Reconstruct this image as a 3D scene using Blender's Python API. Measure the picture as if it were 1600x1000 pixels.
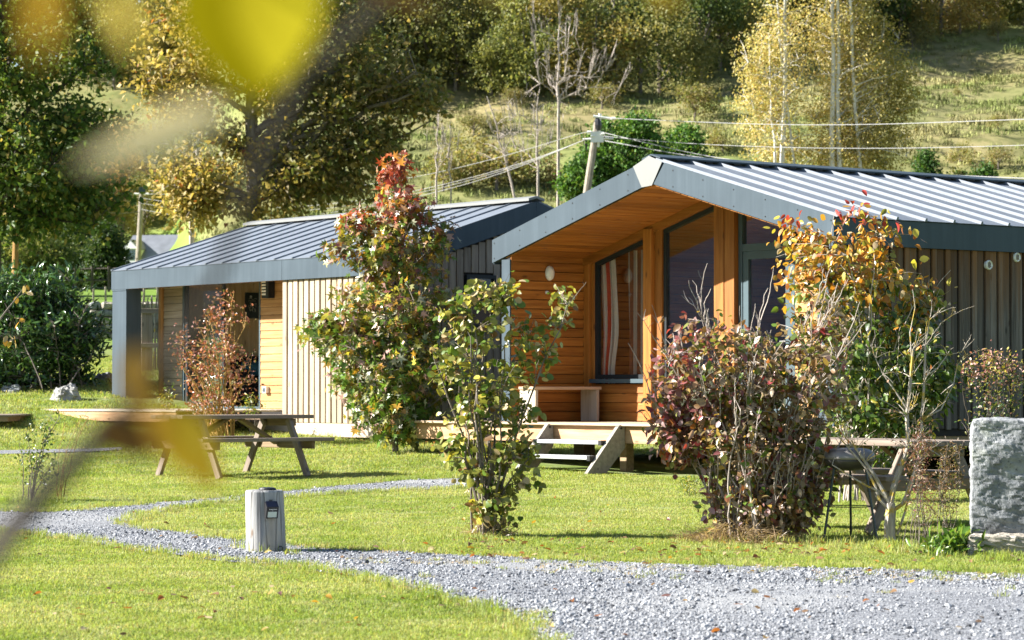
import bpy, bmesh, math, random
import numpy as np
from mathutils import Vector, Matrix, Euler
from mathutils.geometry import delaunay_2d_cdt

for o in list(bpy.data.objects):
    bpy.data.objects.remove(o)
SC = bpy.context.scene
COL = SC.collection
random.seed(7)
RNG = np.random.default_rng(11)

# ------------------------------------------------------------------ camera, light, exposure
F = 4300.0                       # focal length in photo pixels (1600 wide)
CZ = 1.25                        # camera height
PITCH = math.radians(1.4388)
cam_d = bpy.data.cameras.new('camera')
cam = bpy.data.objects.new('camera', cam_d)
COL.objects.link(cam)
cam.location = (0, 0, CZ)
cam.rotation_euler = (math.radians(90) + PITCH, 0, 0)
cam_d.sensor_width = 36.0
cam_d.lens = 36.0 * F / 1600.0
cam_d.clip_start = 0.05
cam_d.clip_end = 3000.0
cam_d.dof.use_dof = True
cam_d.dof.focus_distance = 26.0
cam_d.dof.aperture_fstop = 5.6
SC.camera = cam

SUN_EL = math.radians(30.0)
SUN_AZ = math.radians(270.0)     # sun due left (-X)
W = bpy.data.worlds.new('World')
SC.world = W
W.use_nodes = True
wn = W.node_tree
sky = wn.nodes.new('ShaderNodeTexSky')
sky.sky_type = 'NISHITA'
sky.sun_disc = False
sky.sun_elevation = SUN_EL
sky.sun_rotation = SUN_AZ
sky.altitude = 600
bg = wn.nodes['Background']
bg.inputs[1].default_value = 0.055
wn.links.new(sky.outputs[0], bg.inputs[0])

sun_d = bpy.data.lights.new('sun', 'SUN')
sun_d.energy = 5.0
sun_d.angle = math.radians(0.53)
sun_d.color = (1.0, 0.955, 0.885)
sun = bpy.data.objects.new('sun', sun_d)
COL.objects.link(sun)
sun.location = (-60, 0, 60)
sun.rotation_euler = Vector((math.cos(SUN_EL), -0.03, -math.sin(SUN_EL))).to_track_quat('-Z', 'Y').to_euler()

vs = SC.view_settings
vs.view_transform = 'Standard'
vs.look = 'None'
vs.exposure = 1.98
vs.gamma = 1.0
vs.use_curve_mapping = False
SC.cycles.use_denoising = True
SC.cycles.max_bounces = 8
SC.cycles.transparent_max_bounces = 12

# ------------------------------------------------------------------ coordinates
CE, SE = math.cos(PITCH), math.sin(PITCH)
def ray(px, py):
    u, v = (px - 800) / F, (500 - py) / F
    return np.array([u, CE - v * SE, SE + v * CE])
def at(px, py, Y):
    d = ray(px, py)
    return np.array([0, 0, CZ]) + d * (Y / d[1])
E1 = np.array([0.6141, -0.7892, 0.0])    # along the gable of the right cabin, towards its near corner
E2 = np.array([0.7892, 0.6141, 0.0])     # away from the viewer along its long side
ROT = math.atan2(E1[1], E1[0])

def smooth(a, b, x):
    t = np.clip((x - a) / (b - a), 0, 1)
    return t * t * (3 - 2 * t)
def _hash(ix, iy, seed):
    h = (ix * 374761393 + iy * 668265263 + seed * 1442695041) & 0xffffffff
    h = ((h ^ (h >> 13)) * 1274126177) & 0xffffffff
    return ((h ^ (h >> 16)) & 0xffff) / 65535.0
def vnoise(x, y, seed=0):
    x = np.asarray(x, float); y = np.asarray(y, float)
    ix = np.floor(x).astype(np.int64); iy = np.floor(y).astype(np.int64)
    fx = x - ix; fy = y - iy
    fx = fx * fx * (3 - 2 * fx); fy = fy * fy * (3 - 2 * fy)
    a = _hash(ix, iy, seed); b = _hash(ix + 1, iy, seed)
    c = _hash(ix, iy + 1, seed); d = _hash(ix + 1, iy + 1, seed)
    return (a * (1 - fx) + b * fx) * (1 - fy) + (c * (1 - fx) + d * fx) * fy - 0.5
def fbm(x, y, seed=0, n=4):
    s = 0; a = 1.0
    for k in range(n):
        s = s + a * vnoise(np.asarray(x) * 2 ** k, np.asarray(y) * 2 ** k, seed + k)
        a *= 0.5
    return s

_ty = np.arange(-260, 700, 0.25)
def _table(ys, zs, sm):
    t = np.interp(_ty, ys, zs)
    k = int(sm / 0.25) | 1
    ker = np.hanning(k + 2)[1:-1]; ker /= ker.sum()
    return np.convolve(np.pad(t, k // 2, mode='edge'), ker, mode='valid')
TAB_M = _table([-260, 19, 22, 24, 28, 33.7, 36, 38, 40, 44, 48, 55, 70, 85, 100, 112, 215, 260, 300, 700],
               [-1.22, -1.22, -1.17, -1.15, -1.10, -1.05, -.95, -.84, -.72, -.5, -.3, .1, 1.0, 2.0, 3.6, 5.2, 31, 41, 44, 40], 3.0)
TAB_L = _table([-260, 19, 22, 24, 28, 33.7, 36, 38, 41, 43, 46, 48, 55, 70, 100, 125, 150, 200, 245, 330, 360, 700],
               [-1.22, -1.22, -1.17, -1.15, -1.10, -1.05, -.95, -.85, -.62, -.38, -.02, .2, .42, 1.1, 3.0, 4.6, 6.4, 9.0, 11.4, 38, 43, 40], 2.5)
def ground(x, y):
    x = np.asarray(x, float); y = np.asarray(y, float)
    u = x / np.maximum(y, 10)
    wl = 1 - smooth(-.128, -.088, u)
    z = np.interp(y, _ty, TAB_M) * (1 - wl) + np.interp(y, _ty, TAB_L) * wl
    far = smooth(90, 140, y)
    far = far * (1 - .93 * wl * (1 - smooth(250, 280, y)))
    z = z + far * (fbm(x / 22, y / 22, 3) * 3.0 + fbm(x / 5, y / 5, 9, 3) * 0.7)
    z = z + (1 - far) * fbm(x / 3.5, y / 3.5, 21, 2) * 0.035
    return z + CZ
def hit(px, py, y0=4.0, y1=420.0):
    d = ray(px, py)
    ys = np.concatenate([np.arange(y0, 60, 0.05), np.arange(60, y1, 0.4)])
    P = np.array([0, 0, CZ])[None] + d[None] * (ys / d[1])[:, None]
    below = P[:, 2] <= ground(P[:, 0], P[:, 1])
    i = int(np.argmax(below)) if below.any() else len(ys) - 1
    p = P[i].copy(); p[2] = ground(p[0], p[1])
    return p

# ------------------------------------------------------------------ object helpers
def link(o, parent=None):
    COL.objects.link(o)
    if parent is not None:
        o.parent = parent
    return o
def tag(o, label=None, cat=None, group=None, kind=None):
    if label: o['label'] = label
    if cat: o['category'] = cat
    if group: o['group'] = group
    if kind: o['kind'] = kind
    return o
def thing(name, label, cat, loc=(0, 0, 0), rz=0.0, group=None):
    o = bpy.data.objects.new(name, None)
    o.empty_display_size = 0.3
    COL.objects.link(o)
    o.location = tuple(float(c) for c in loc)
    o.rotation_euler = (0, 0, rz)
    return tag(o, label, cat, group)

class MB:
    """collects faces, builds ONE mesh object"""
    def __init__(s):
        s.v = []; s.f = []; s.m = []
    def add(s, vs, fs, mi=0):
        n = len(s.v)
        s.v += [tuple(float(c) for c in p) for p in vs]
        s.f += [tuple(n + i for i in f) for f in fs]
        s.m += [mi] * len(fs)
    def box(s, a, b, mi=0):
        x0, y0, z0 = a; x1, y1, z1 = b
        s.add([(x0, y0, z0), (x1, y0, z0), (x1, y1, z0), (x0, y1, z0), (x0, y0, z1), (x1, y0, z1), (x1, y1, z1), (x0, y1, z1)],
              [(0, 3, 2, 1), (4, 5, 6, 7), (0, 1, 5, 4), (1, 2, 6, 5), (2, 3, 7, 6), (3, 0, 4, 7)], mi)
    def prism(s, poly, fn, a, b, mi=0):
        """polygon (2-D points) swept from a to b; fn(p, q, w) makes the 3-D point"""
        n = len(poly)
        vs = [fn(p, q, a) for p, q in poly] + [fn(p, q, b) for p, q in poly]
        fs = [tuple(range(n - 1, -1, -1)), tuple(range(n, 2 * n))]
        fs += [(i, (i + 1) % n, n + (i + 1) % n, n + i) for i in range(n)]
        s.add(vs, fs, mi)
    def ring(s, outer, inner, fn, a, b, mi=0):
        n = len(outer)
        for i in range(n):
            j = (i + 1) % n
            s.prism([outer[i], outer[j], inner[j], inner[i]], fn, a, b, mi)
    def tube(s, pts, radii, n=6, mi=0, cap=True):
        pts = [np.asarray(p, float) for p in pts]
        k = len(pts)
        if np.isscalar(radii): radii = [radii] * k
        vs = []
        ref = np.array([0.31, 0.17, 0.93])
        for i in range(k):
            t = pts[min(i + 1, k - 1)] - pts[max(i - 1, 0)]
            L = np.linalg.norm(t)
            t = t / L if L > 1e-9 else np.array([0, 0, 1.0])
            a = np.cross(t, ref)
            if np.linalg.norm(a) < 0.15: a = np.cross(t, np.array([1.0, 0, 0]))
            a /= np.linalg.norm(a); b = np.cross(t, a)
            for j in range(n):
                th = 2 * math.pi * j / n
                vs.append(pts[i] + radii[i] * (math.cos(th) * a + math.sin(th) * b))
        fs = []
        for i in range(k - 1):
            for j in range(n):
                jj = (j + 1) % n
                fs.append((i * n + j, i * n + jj, (i + 1) * n + jj, (i + 1) * n + j))
        if cap:
            fs.append(tuple(range(n - 1, -1, -1)))
            fs.append(tuple((k - 1) * n + j for j in range(n)))
        s.add(vs, fs, mi)
    def lathe(s, prof, n=24, c=(0, 0), mi=0, sx=1.0, sy=1.0):
        vs = []
        for r, z in prof:
            for j in range(n):
                th = 2 * math.pi * j / n
                vs.append((c[0] + r * sx * math.cos(th), c[1] + r * sy * math.sin(th), z))
        fs = []
        for i in range(len(prof) - 1):
            for j in range(n):
                jj = (j + 1) % n
                fs.append((i * n + j, i * n + jj, (i + 1) * n + jj, (i + 1) * n + j))
        fs.append(tuple(range(n - 1, -1, -1)))
        fs.append(tuple((len(prof) - 1) * n + j for j in range(n)))
        s.add(vs, fs, mi)
    def mesh(s, name, mats, sm=False):
        me = bpy.data.meshes.new(name)
        me.from_pydata(s.v, [], s.f)
        if not isinstance(mats, (list, tuple)): mats = [mats]
        for m in mats: me.materials.append(m)
        me.polygons.foreach_set('material_index', s.m)
        if sm: me.polygons.foreach_set('use_smooth', [True] * len(s.f))
        me.update()
        return me
    def build(s, name, mats, parent=None, sm=False):
        return link(bpy.data.objects.new(name, s.mesh(name, mats, sm)), parent)

def tri_mesh(name, V, Fc, mats, tint=None, sm=False, mi=None):
    me = bpy.data.meshes.new(name)
    V = np.ascontiguousarray(V, np.float32); Fc = np.ascontiguousarray(Fc, np.int32)
    me.vertices.add(len(V)); me.vertices.foreach_set('co', V.ravel())
    n = len(Fc)
    me.loops.add(n * 3); me.loops.foreach_set('vertex_index', Fc.ravel())
    me.polygons.add(n)
    me.polygons.foreach_set('loop_start', np.arange(0, n * 3, 3, dtype=np.int32))
    if not isinstance(mats, (list, tuple)): mats = [mats]
    for m in mats: me.materials.append(m)
    if tint is not None:
        a = me.attributes.new('tint', 'FLOAT_COLOR', 'POINT')
        c = np.ones((len(V), 4), np.float32); c[:, :3] = tint
        a.data.foreach_set('color', c.ravel())
    if sm: me.polygons.foreach_set('use_smooth', [True] * n)
    me.update(calc_edges=True)
    return me

_boxes = {}
def chamfer_mesh(L, w, t, m, c=0.004):
    key = (round(L, 3), round(w, 3), round(t, 3), m.name, c)
    if key in _boxes: return _boxes[key]
    bm = bmesh.new()
    bmesh.ops.create_cube(bm, size=1.0)
    for v in bm.verts:
        v.co = Vector((v.co.x * L, v.co.y * w, v.co.z * t))
    if c > 0:
        bmesh.ops.bevel(bm, geom=bm.edges[:], offset=min(c, t * .3, w * .3), segments=1, affect='EDGES')
    me = bpy.data.meshes.new('board')
    bm.to_mesh(me); bm.free()
    me.materials.append(m)
    _boxes[key] = me
    return me
def board(name, parent, c, ax, ay, dims, m, label=None, ch=0.004):
    """a plank: length along ax, width along ay, centred at c (parent space)"""
    ax = Vector(ax).normalized(); ay = Vector(ay).normalized()
    az = ax.cross(ay).normalized(); ay = az.cross(ax)
    o = bpy.data.objects.new(name, chamfer_mesh(dims[0], dims[1], dims[2], m, ch))
    link(o, parent)
    M = Matrix((ax, ay, az)).transposed().to_4x4()
    M.translation = Vector([float(q) for q in c])
    o.matrix_basis = M
    if label: o['label'] = label
    return o
def plank(name, parent, p0, p1, width_dir, w, t, m, **k):
    p0 = np.asarray(p0, float); p1 = np.asarray(p1, float)
    return board(name, parent, (p0 + p1) / 2, p1 - p0, width_dir, (float(np.linalg.norm(p1 - p0)), w, t), m, **k)

# ------------------------------------------------------------------ materials
def srgb(r, g, b):
    f = lambda c: (c / 255 / 12.92) if c / 255 <= .04045 else ((c / 255 + .055) / 1.055) ** 2.4
    return (f(r), f(g), f(b))
class NT:
    def __init__(s, name):
        s.m = bpy.data.materials.new(name); s.m.use_nodes = True
        s.t = s.m.node_tree; s.b = s.t.nodes['Principled BSDF']; s.out = s.t.nodes['Material Output']
    def n(s, typ, **kw):
        nd = s.t.nodes.new('ShaderNode' + typ)
        for k, v in kw.items():
            if k in nd.inputs.keys() if isinstance(k, str) else False:
                nd.inputs[k].default_value = v
            else:
                setattr(nd, k, v)
        return nd
    def l(s, a, b): s.t.links.new(a, b)
    def math(s, op, a, b=None):
        nd = s.t.nodes.new('ShaderNodeMath'); nd.operation = op
        for i, q in enumerate((a, b)):
            if q is None: continue
            if isinstance(q, (int, float)): nd.inputs[i].default_value = q
            else: s.l(q, nd.inputs[i])
        return nd.outputs[0]
    def noise(s, vec, scale, detail=4, rough=.55, dist=0):
        nd = s.t.nodes.new('ShaderNodeTexNoise')
        nd.inputs['Scale'].default_value = scale; nd.inputs['Detail'].default_value = detail
        nd.inputs['Roughness'].default_value = rough; nd.inputs['Distortion'].default_value = dist
        if vec is not None: s.l(vec, nd.inputs['Vector'])
        return nd.outputs['Fac']
    def ramp(s, fac, stops, mode='LINEAR'):
        nd = s.t.nodes.new('ShaderNodeValToRGB'); r = nd.color_ramp; r.interpolation = mode
        while len(r.elements) < len(stops): r.elements.new(0.5)
        for e, (p, c) in zip(r.elements, stops):
            e.position = p; e.color = (*c, 1)
        s.l(fac, nd.inputs[0])
        return nd.outputs[0]
    def mix(s, fac, a, b, typ='MIX'):
        nd = s.t.nodes.new('ShaderNodeMix'); nd.data_type = 'RGBA'; nd.blend_type = typ
        for i, q in ((0, fac), (6, a), (7, b)):
            if isinstance(q, (int, float)): nd.inputs[i].default_value = q
            elif isinstance(q, tuple): nd.inputs[i].default_value = (*q, 1) if len(q) == 3 else q
            else: s.l(q, nd.inputs[i])
        return nd.outputs[2]
    def bump(s, h, strength, dist=0.01):
        nd = s.t.nodes.new('ShaderNodeBump'); nd.inputs['Strength'].default_value = strength
        nd.inputs['Distance'].default_value = dist
        s.l(h, nd.inputs['Height']); s.l(nd.outputs[0], s.b.inputs['Normal'])
    def mapping(s, vec, scale=(1, 1, 1), off=None):
        nd = s.t.nodes.new('ShaderNodeMapping'); nd.inputs['Scale'].default_value = scale
        s.l(vec, nd.inputs['Vector'])
        if off is not None: s.l(off, nd.inputs['Location'])
        return nd.outputs[0]
    def coord(s, which='Object'):
        return s.t.nodes.new('ShaderNodeTexCoord').outputs[which]
    def pos(s): return s.t.nodes.new('ShaderNodeNewGeometry').outputs['Position']
    def rnd(s): return s.t.nodes.new('ShaderNodeObjectInfo').outputs['Random']

def M_plain(name, col, rough=.5, spec=.5, metal=0.0, var=0.12, scale=6, bump=0.0):
    q = NT(name)
    f = q.noise(q.coord(), scale, 5)
    c = q.ramp(f, [(.3, tuple(x * (1 - var) for x in col)), (.7, tuple(min(1, x * (1 + var)) for x in col))])
    q.l(c, q.b.inputs['Base Color'])
    q.b.inputs['Roughness'].default_value = rough
    q.b.inputs['Specular IOR Level'].default_value = spec
    q.b.inputs['Metallic'].default_value = metal
    if bump: q.bump(q.noise(q.coord(), scale * 4, 6), bump)
    return q.m

def M_wood(name, dark, mid, light, rough=.65, var=.25, knots=True, top=None, spec=.25, axis=0):
    """planks whose grain runs along the object's own X axis; colour varies from plank to plank"""
    q = NT(name)
    co = q.coord()
    r = q.rnd()
    cmb = q.n('CombineXYZ')
    for i in range(3): q.l(q.math('MULTIPLY', r, 37.0 + 11 * i), cmb.inputs[i])
    sc = [22, 22, 22]; sc[axis] = 1.3
    v = q.mapping(co, tuple(sc), cmb.outputs[0])
    g = q.noise(v, 1.0, 7, .62, .4)
    c = q.ramp(g, [(.25, dark), (.5, mid), (.72, light)])
    sc2 = [3, 3, 3]; sc2[axis] = .9
    blot = q.noise(q.mapping(co, tuple(sc2), cmb.outputs[0]), 1.0, 3)
    c = q.mix(q.math('MULTIPLY', q.math('SUBTRACT', blot, .35), .9), c, tuple(x * .62 for x in mid), 'MIX')
    if knots:
        sk = [9, 9, 9]; sk[axis] = 3.2
        vo = q.n('TexVoronoi'); q.l(q.mapping(co, tuple(sk), cmb.outputs[0]), vo.inputs['Vector'])
        vo.inputs['Scale'].default_value = .8
        k = q.ramp(vo.outputs['Distance'], [(.06, (1, 1, 1)), (.16, (0, 0, 0))])
        c = q.mix(q.math('MULTIPLY', k, .75), c, tuple(x * .45 for x in dark))
    if top is not None:            # weathering towards one end of the plank (sheltered end keeps its colour)
        sx = q.n('SeparateXYZ'); q.l(co, sx.inputs[0])
        h = q.math('ADD', sx.outputs[0], q.math('MULTIPLY', q.math('SUBTRACT', q.noise(v, .6, 3), .5), 1.6))
        mr = q.n('MapRange'); q.l(h, mr.inputs[0])
        mr.inputs[1].default_value = top[1]; mr.inputs[2].default_value = top[2]
        c = q.mix(mr.outputs[0], c, q.mix(q.math('MULTIPLY', g, .8), top[0], tuple(x * .5 for x in top[0])))
    hv = q.n('HueSaturation'); q.l(c, hv.inputs['Color'])
    q.l(q.math('ADD', q.math('MULTIPLY', r, var * 2), 1 - var), hv.inputs['Value'])
    q.l(hv.outputs[0], q.b.inputs['Base Color'])
    q.b.inputs['Roughness'].default_value = rough
    q.b.inputs['Specular IOR Level'].default_value = spec
    q.bump(g, .35, .004)
    return q.m

def M_leaf(name, src='attr', rough=.42, trans=.35, spec=.4):
    """leaf colour from the 'tint' attribute (joined foliage) or from the object's own colour (single leaves)"""
    q = NT(name)
    if src == 'attr':
        a = q.n('Attribute', attribute_name='tint'); c0 = a.outputs['Color']
    else:
        c0 = q.t.nodes.new('ShaderNodeObjectInfo').outputs['Color']
    if src == 'attr':
        oc = q.t.nodes.new('ShaderNodeObjectInfo').outputs['Color']
        c0 = q.mix(1.0, c0, oc, 'MULTIPLY')
    f = q.noise(q.coord(), 60 if src != 'attr' else 25, 3)
    c = q.mix(q.math('MULTIPLY', f, .55), c0, q.mix(1.0, c0, (.55, .5, .45), 'MULTIPLY'))
    q.l(c, q.b.inputs['Base Color'])
    q.b.inputs['Roughness'].default_value = rough
    q.b.inputs['Specular IOR Level'].default_value = spec
    tr = q.n('BsdfTranslucent')
    q.l(q.mix(1.0, c, (1.25, 1.2, .7), 'MULTIPLY'), tr.inputs['Color'])
    mx = q.n('MixShader'); mx.inputs[0].default_value = trans
    q.l(q.b.outputs[0], mx.inputs[1]); q.l(tr.outputs[0], mx.inputs[2])
    q.l(mx.outputs[0], q.out.inputs[0])
    return q.m

def M_glass(name, ior=1.75, tint=(.95, .97, .97)):
    q = NT(name)
    fr = q.n('Fresnel')
    bf = q.t.nodes.new('ShaderNodeNewGeometry').outputs['Backfacing']      # same reflectance from either side of the pane
    q.l(q.math('ADD', q.math('MULTIPLY', bf, 1 / ior - ior), ior), fr.inputs[0])
    tr = q.n('BsdfTransparent'); tr.inputs[0].default_value = (*tint, 1)
    gl = q.n('BsdfGlossy'); gl.inputs['Roughness'].default_value = .01; gl.inputs[0].default_value = (.95, .95, 1, 1)
    mx = q.n('MixShader')
    q.l(fr.outputs[0], mx.inputs[0]); q.l(tr.outputs[0], mx.inputs[1]); q.l(gl.outputs[0], mx.inputs[2])
    q.l(mx.outputs[0], q.out.inputs[0])
    return q.m

MT = {}
def M_coated(name, col, rough, spec):
    """coated sheet with faint run-off streaks, dust and slight waviness"""
    q = NT(name)
    pos = q.pos()
    st_ = q.noise(q.mapping(pos, (9, 9, .55)), 1, 5, .6)
    bl = q.noise(q.mapping(pos, (.9, .9, 1.4)), 1, 4)
    c = q.mix(q.ramp(st_, [(.42, (0, 0, 0)), (.78, (.55, .55, .55))]), col, tuple(x * 1.35 + .01 for x in col))
    c = q.mix(q.ramp(bl, [(.35, (.35, .35, .35)), (.6, (0, 0, 0))]), c, tuple(x * .72 for x in col))
    q.l(c, q.b.inputs['Base Color'])
    q.l(q.math('ADD', q.math('MULTIPLY', bl, .25), rough - .12), q.b.inputs['Roughness'])
    q.b.inputs['Specular IOR Level'].default_value = spec
    q.bump(q.noise(q.mapping(pos, (2.2, 2.2, 2.2)), 1, 2), .12, .02)
    return q.m
MT['steel'] = M_coated('grey_coated_metal', (.054, .073, .090), .6, .08)
MT['steel_roof'] = M_coated('roof_sheet_metal', (.138, .158, .185), .5, .10)
MT['steel_pale'] = M_plain('pale_bare_metal', (.19, .195, .19), .5, .2, .0, .05, 2)
MT['frame'] = M_plain('anthracite_frame', (.02, .024, .027), .5, .2, 0, .08)
MT['frame_blue'] = M_plain('blue_grey_frame', (.055, .085, .10), .5, .25, 0, .08)
MT['black'] = M_plain('black_plastic', (.015, .015, .017), .4, .5)
MT['white'] = M_plain('white_plastic', (.75, .74, .70), .4, .5, 0, .03)
MT['larch'] = M_wood('oiled_larch', (.17, .055, .010), (.34, .125, .021), (.46, .195, .042), .5, .2, spec=.3)
MT['larch_pale'] = M_wood('fresh_larch', (.26, .125, .04), (.40, .22, .08), (.48, .30, .135), .6, .14)
MT['pine'] = M_wood('pale_pine_panelling', (.48, .28, .12), (.66, .44, .22), (.72, .52, .30), .55, .07)
MT['siding'] = M_wood('sun_bleached_siding', (.22, .165, .105), (.37, .295, .21), (.46, .38, .28), .75, .18)
MT['siding_grey'] = M_wood('weathered_grey_siding', (.048, .040, .034), (.122, .106, .092), (.21, .188, .168), .85, .36,
                           top=((.17, .085, .035), .2, 1.10))
MT['grey_clad'] = M_wood('weathered_cladding', (.12, .095, .075), (.22, .18, .145), (.29, .245, .20), .8, .15)
MT['plinth'] = M_wood('pale_plinth_board', (.30, .24, .17), (.46, .38, .28), (.54, .46, .35), .7, .08)
MT['deck'] = M_wood('deck_board', (.30, .20, .13), (.46, .33, .22), (.55, .42, .30), .7, .14)
MT['deck_pale'] = M_wood('sun_bleached_deck', (.34, .28, .21), (.48, .41, .32), (.56, .49, .40), .7, .12)
MT['fascia_wood'] = M_wood('douglas_fascia_board', (.30, .16, .08), (.46, .28, .15), (.54, .36, .22), .65, .08)
MT['table'] = M_wood('weathered_table_wood', (.12, .09, .068), (.215, .17, .135), (.30, .25, .20), .75, .16)
MT['table_brown'] = M_wood('brown_treated_wood', (.14, .10, .055), (.24, .17, .10), (.32, .24, .14), .75, .16)
MT['steptread'] = M_wood('bleached_tread', (.36, .37, .37), (.48, .49, .49), (.56, .57, .57), .6, .05, knots=False)
MT['stepwood'] = M_wood('bleached_stringer', (.18, .165, .14), (.27, .25, .215), (.34, .32, .28), .75, .08)
MT['dark'] = M_plain('dark_backing', (.025, .022, .02), .8, .2)
MT['soil'] = M_plain('bare_soil', (.14, .10, .065), .95, .1, 0, .35, 4, .5)
MT['glass'] = M_glass('window_glass', 2.0)
MT['leaf'] = M_leaf('leaf_joined', 'attr', .36, .35, .5)
MT['leaf1'] = M_leaf('leaf_single', 'obj', .36, .35, .5)
MT['leaf_blur'] = M_leaf('thin_autumn_leaf', 'obj', .6, .5, .1)
MT['leaf_gloss'] = M_leaf('glossy_leaf_joined', 'attr', .22, .2, .6)
MT['leaf_gloss1'] = M_leaf('glossy_leaf_single', 'obj', .22, .2, .6)
MT['leaf_far'] = M_leaf('far_foliage', 'attr', .55, .38, .25)
def M_bark(name, a, b, c=None, sc=14):
    q = NT(name)
    v = q.mapping(q.coord(), (1, 1, .25))
    f = q.noise(v, sc, 6, .6)
    col = q.ramp(f, [(.3, a), (.65, b)])
    if c is not None:
        col = q.mix(q.ramp(q.noise(q.coord(), 9, 4), [(.52, (0, 0, 0)), (.60, (1, 1, 1))]), col, c)
    q.l(col, q.b.inputs['Base Color']); q.b.inputs['Roughness'].default_value = .85
    q.b.inputs['Specular IOR Level'].default_value = .2
    q.bump(f, .6, .01)
    return q.m
MT['bark'] = M_bark('grey_brown_bark', (.085, .07, .055), (.21, .18, .15))
MT['bark_dark'] = M_bark('dark_bark', (.035, .028, .022), (.10, .085, .07))
MT['twig_pale'] = M_bark('pale_twig_bark', (.24, .20, .17), (.42, .37, .33))
MT['bark_lichen'] = M_bark('lichen_covered_bark', (.22, .19, .16), (.42, .385, .33), (.42, .30, .06), 30)
MT['bark_yellow'] = M_bark('yellow_stem_bark', (.22, .13, .04), (.42, .27, .09))
MT['bark_birch'] = M_bark('white_birch_bark', (.35, .33, .28), (.75, .72, .66), None, 3)
MT['bark_near'] = M_bark('dark_twig_bark', (.012, .010, .008), (.04, .032, .025))
MT['pole'] = M_bark('weathered_pole_wood', (.17, .14, .11), (.34, .30, .25))
MT['pole_new'] = M_bark('yellowish_pole_wood', (.22, .12, .04), (.40, .24, .09))
# ------------------------------------------------------------------ ground, path, hills
def lawn_colour(q, pos):
    n1 = q.noise(q.mapping(pos, (.55, .55, .55)), 1.0, 4, .6)
    n2 = q.noise(q.mapping(pos, (2.6, 2.6, 2.6)), 1.0, 4, .6)
    n3 = q.noise(q.mapping(pos, (9, 9, 9)), 1.0, 3, .6)
    c = q.ramp(n1, [(.32, (.18, .26, .045)), (.5, (.27, .335, .078)), (.68, (.36, .39, .14))])
    c = q.mix(q.ramp(n2, [(.45, (0, 0, 0)), (.75, (.75, .75, .75))]), c, (.44, .43, .24))
    c = q.mix(q.ramp(n3, [(.52, (0, 0, 0)), (.8, (.6, .6, .6))]), c, (.16, .225, .035))
    return c
def M_ground():
    q = NT('ground_cover')
    pos = q.pos()
    near = q.mix(1.0, lawn_colour(q, pos), (.52, .55, .55), 'MULTIPLY')        # darkened to stand in for the self-shading of the tufts
    n1 = q.noise(q.mapping(pos, (.03, .03, .03)), 1.0, 5, .6)
    n2 = q.noise(q.mapping(pos, (.22, .22, .22)), 1.0, 6, .65)
    n3 = q.noise(q.mapping(pos, (1.3, 1.3, 1.3)), 1.0, 5, .65)
    hill = q.ramp(n2, [(.3, (.095, .13, .035)), (.45, (.15, .178, .055)), (.6, (.205, .205, .08)), (.75, (.25, .205, .11))])
    hill = q.mix(q.ramp(n1, [(.42, (0, 0, 0)), (.62, (.8, .8, .8))]), hill, (.25, .20, .10))
    hill = q.mix(q.ramp(n3, [(.46, (0, 0, 0)), (.68, (.8, .8, .8))]), hill, (.085, .10, .03))
    sx = q.n('SeparateXYZ'); q.l(pos, sx.inputs[0])
    mead = q.mix(q.ramp(n3, [(.35, (0, 0, 0)), (.7, (1, 1, 1))]), (.10, .175, .022), (.145, .21, .04))
    def mr(out, a, b):
        m = q.n('MapRange'); q.l(out, m.inputs[0]); m.inputs[1].default_value = a; m.inputs[2].default_value = b
        return m.outputs[0]
    far = mr(sx.outputs[1], 60, 75)
    c = q.mix(far, near, hill)
    # hay meadow on the flat ground to the left
    left = q.math('MULTIPLY', mr(q.math('DIVIDE', sx.outputs[0], q.math('MAXIMUM', sx.outputs[1], 10.0)), -.112, -.124), q.math('MULTIPLY', mr(sx.outputs[1], 62, 75), mr(sx.outputs[1], 262, 248)))
    c = q.mix(left, c, mead)
    q.l(c, q.b.inputs['Base Color'])
    q.b.inputs['Roughness'].default_value = .95
    q.b.inputs['Specular IOR Level'].default_value = .1
    q.bump(n3, .3, .12)
    return q.m
def spaced(a, b, lo, hi, st, grow):
    c = list(np.arange(lo, hi + 1e-6, st))
    s = st
    while c[-1] < b: s *= grow; c.append(c[-1] + s)
    s = st; l = []
    x = lo
    while x > a: s *= grow; x -= s; l.append(x)
    return np.array(l[::-1] + c)
gx = np.unique(np.concatenate([spaced(-420, 420, -9, 7, .3, 1.06)]))
gy = np.unique(np.concatenate([spaced(-160, 520, 8, 52, .3, 1.025)]))
X, Y = np.meshgrid(gx, gy)
Z = ground(X, Y)
nx, ny = len(gx), len(gy)
V = np.stack([X.ravel(), Y.ravel(), Z.ravel()], 1)
idx = np.arange(nx * ny).reshape(ny, nx)
a, b, c, d = idx[:-1, :-1].ravel(), idx[:-1, 1:].ravel(), idx[1:, 1:].ravel(), idx[1:, :-1].ravel()
Fg = np.concatenate([np.stack([a, b, c], 1), np.stack([a, c, d], 1)])
g_ob = link(bpy.data.objects.new('ground', tri_mesh('ground', V, Fg, M_ground(), sm=True)))
tag(g_ob, 'rolling lawn, meadow and grassy hillside around the cabins', kind='structure')

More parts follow.
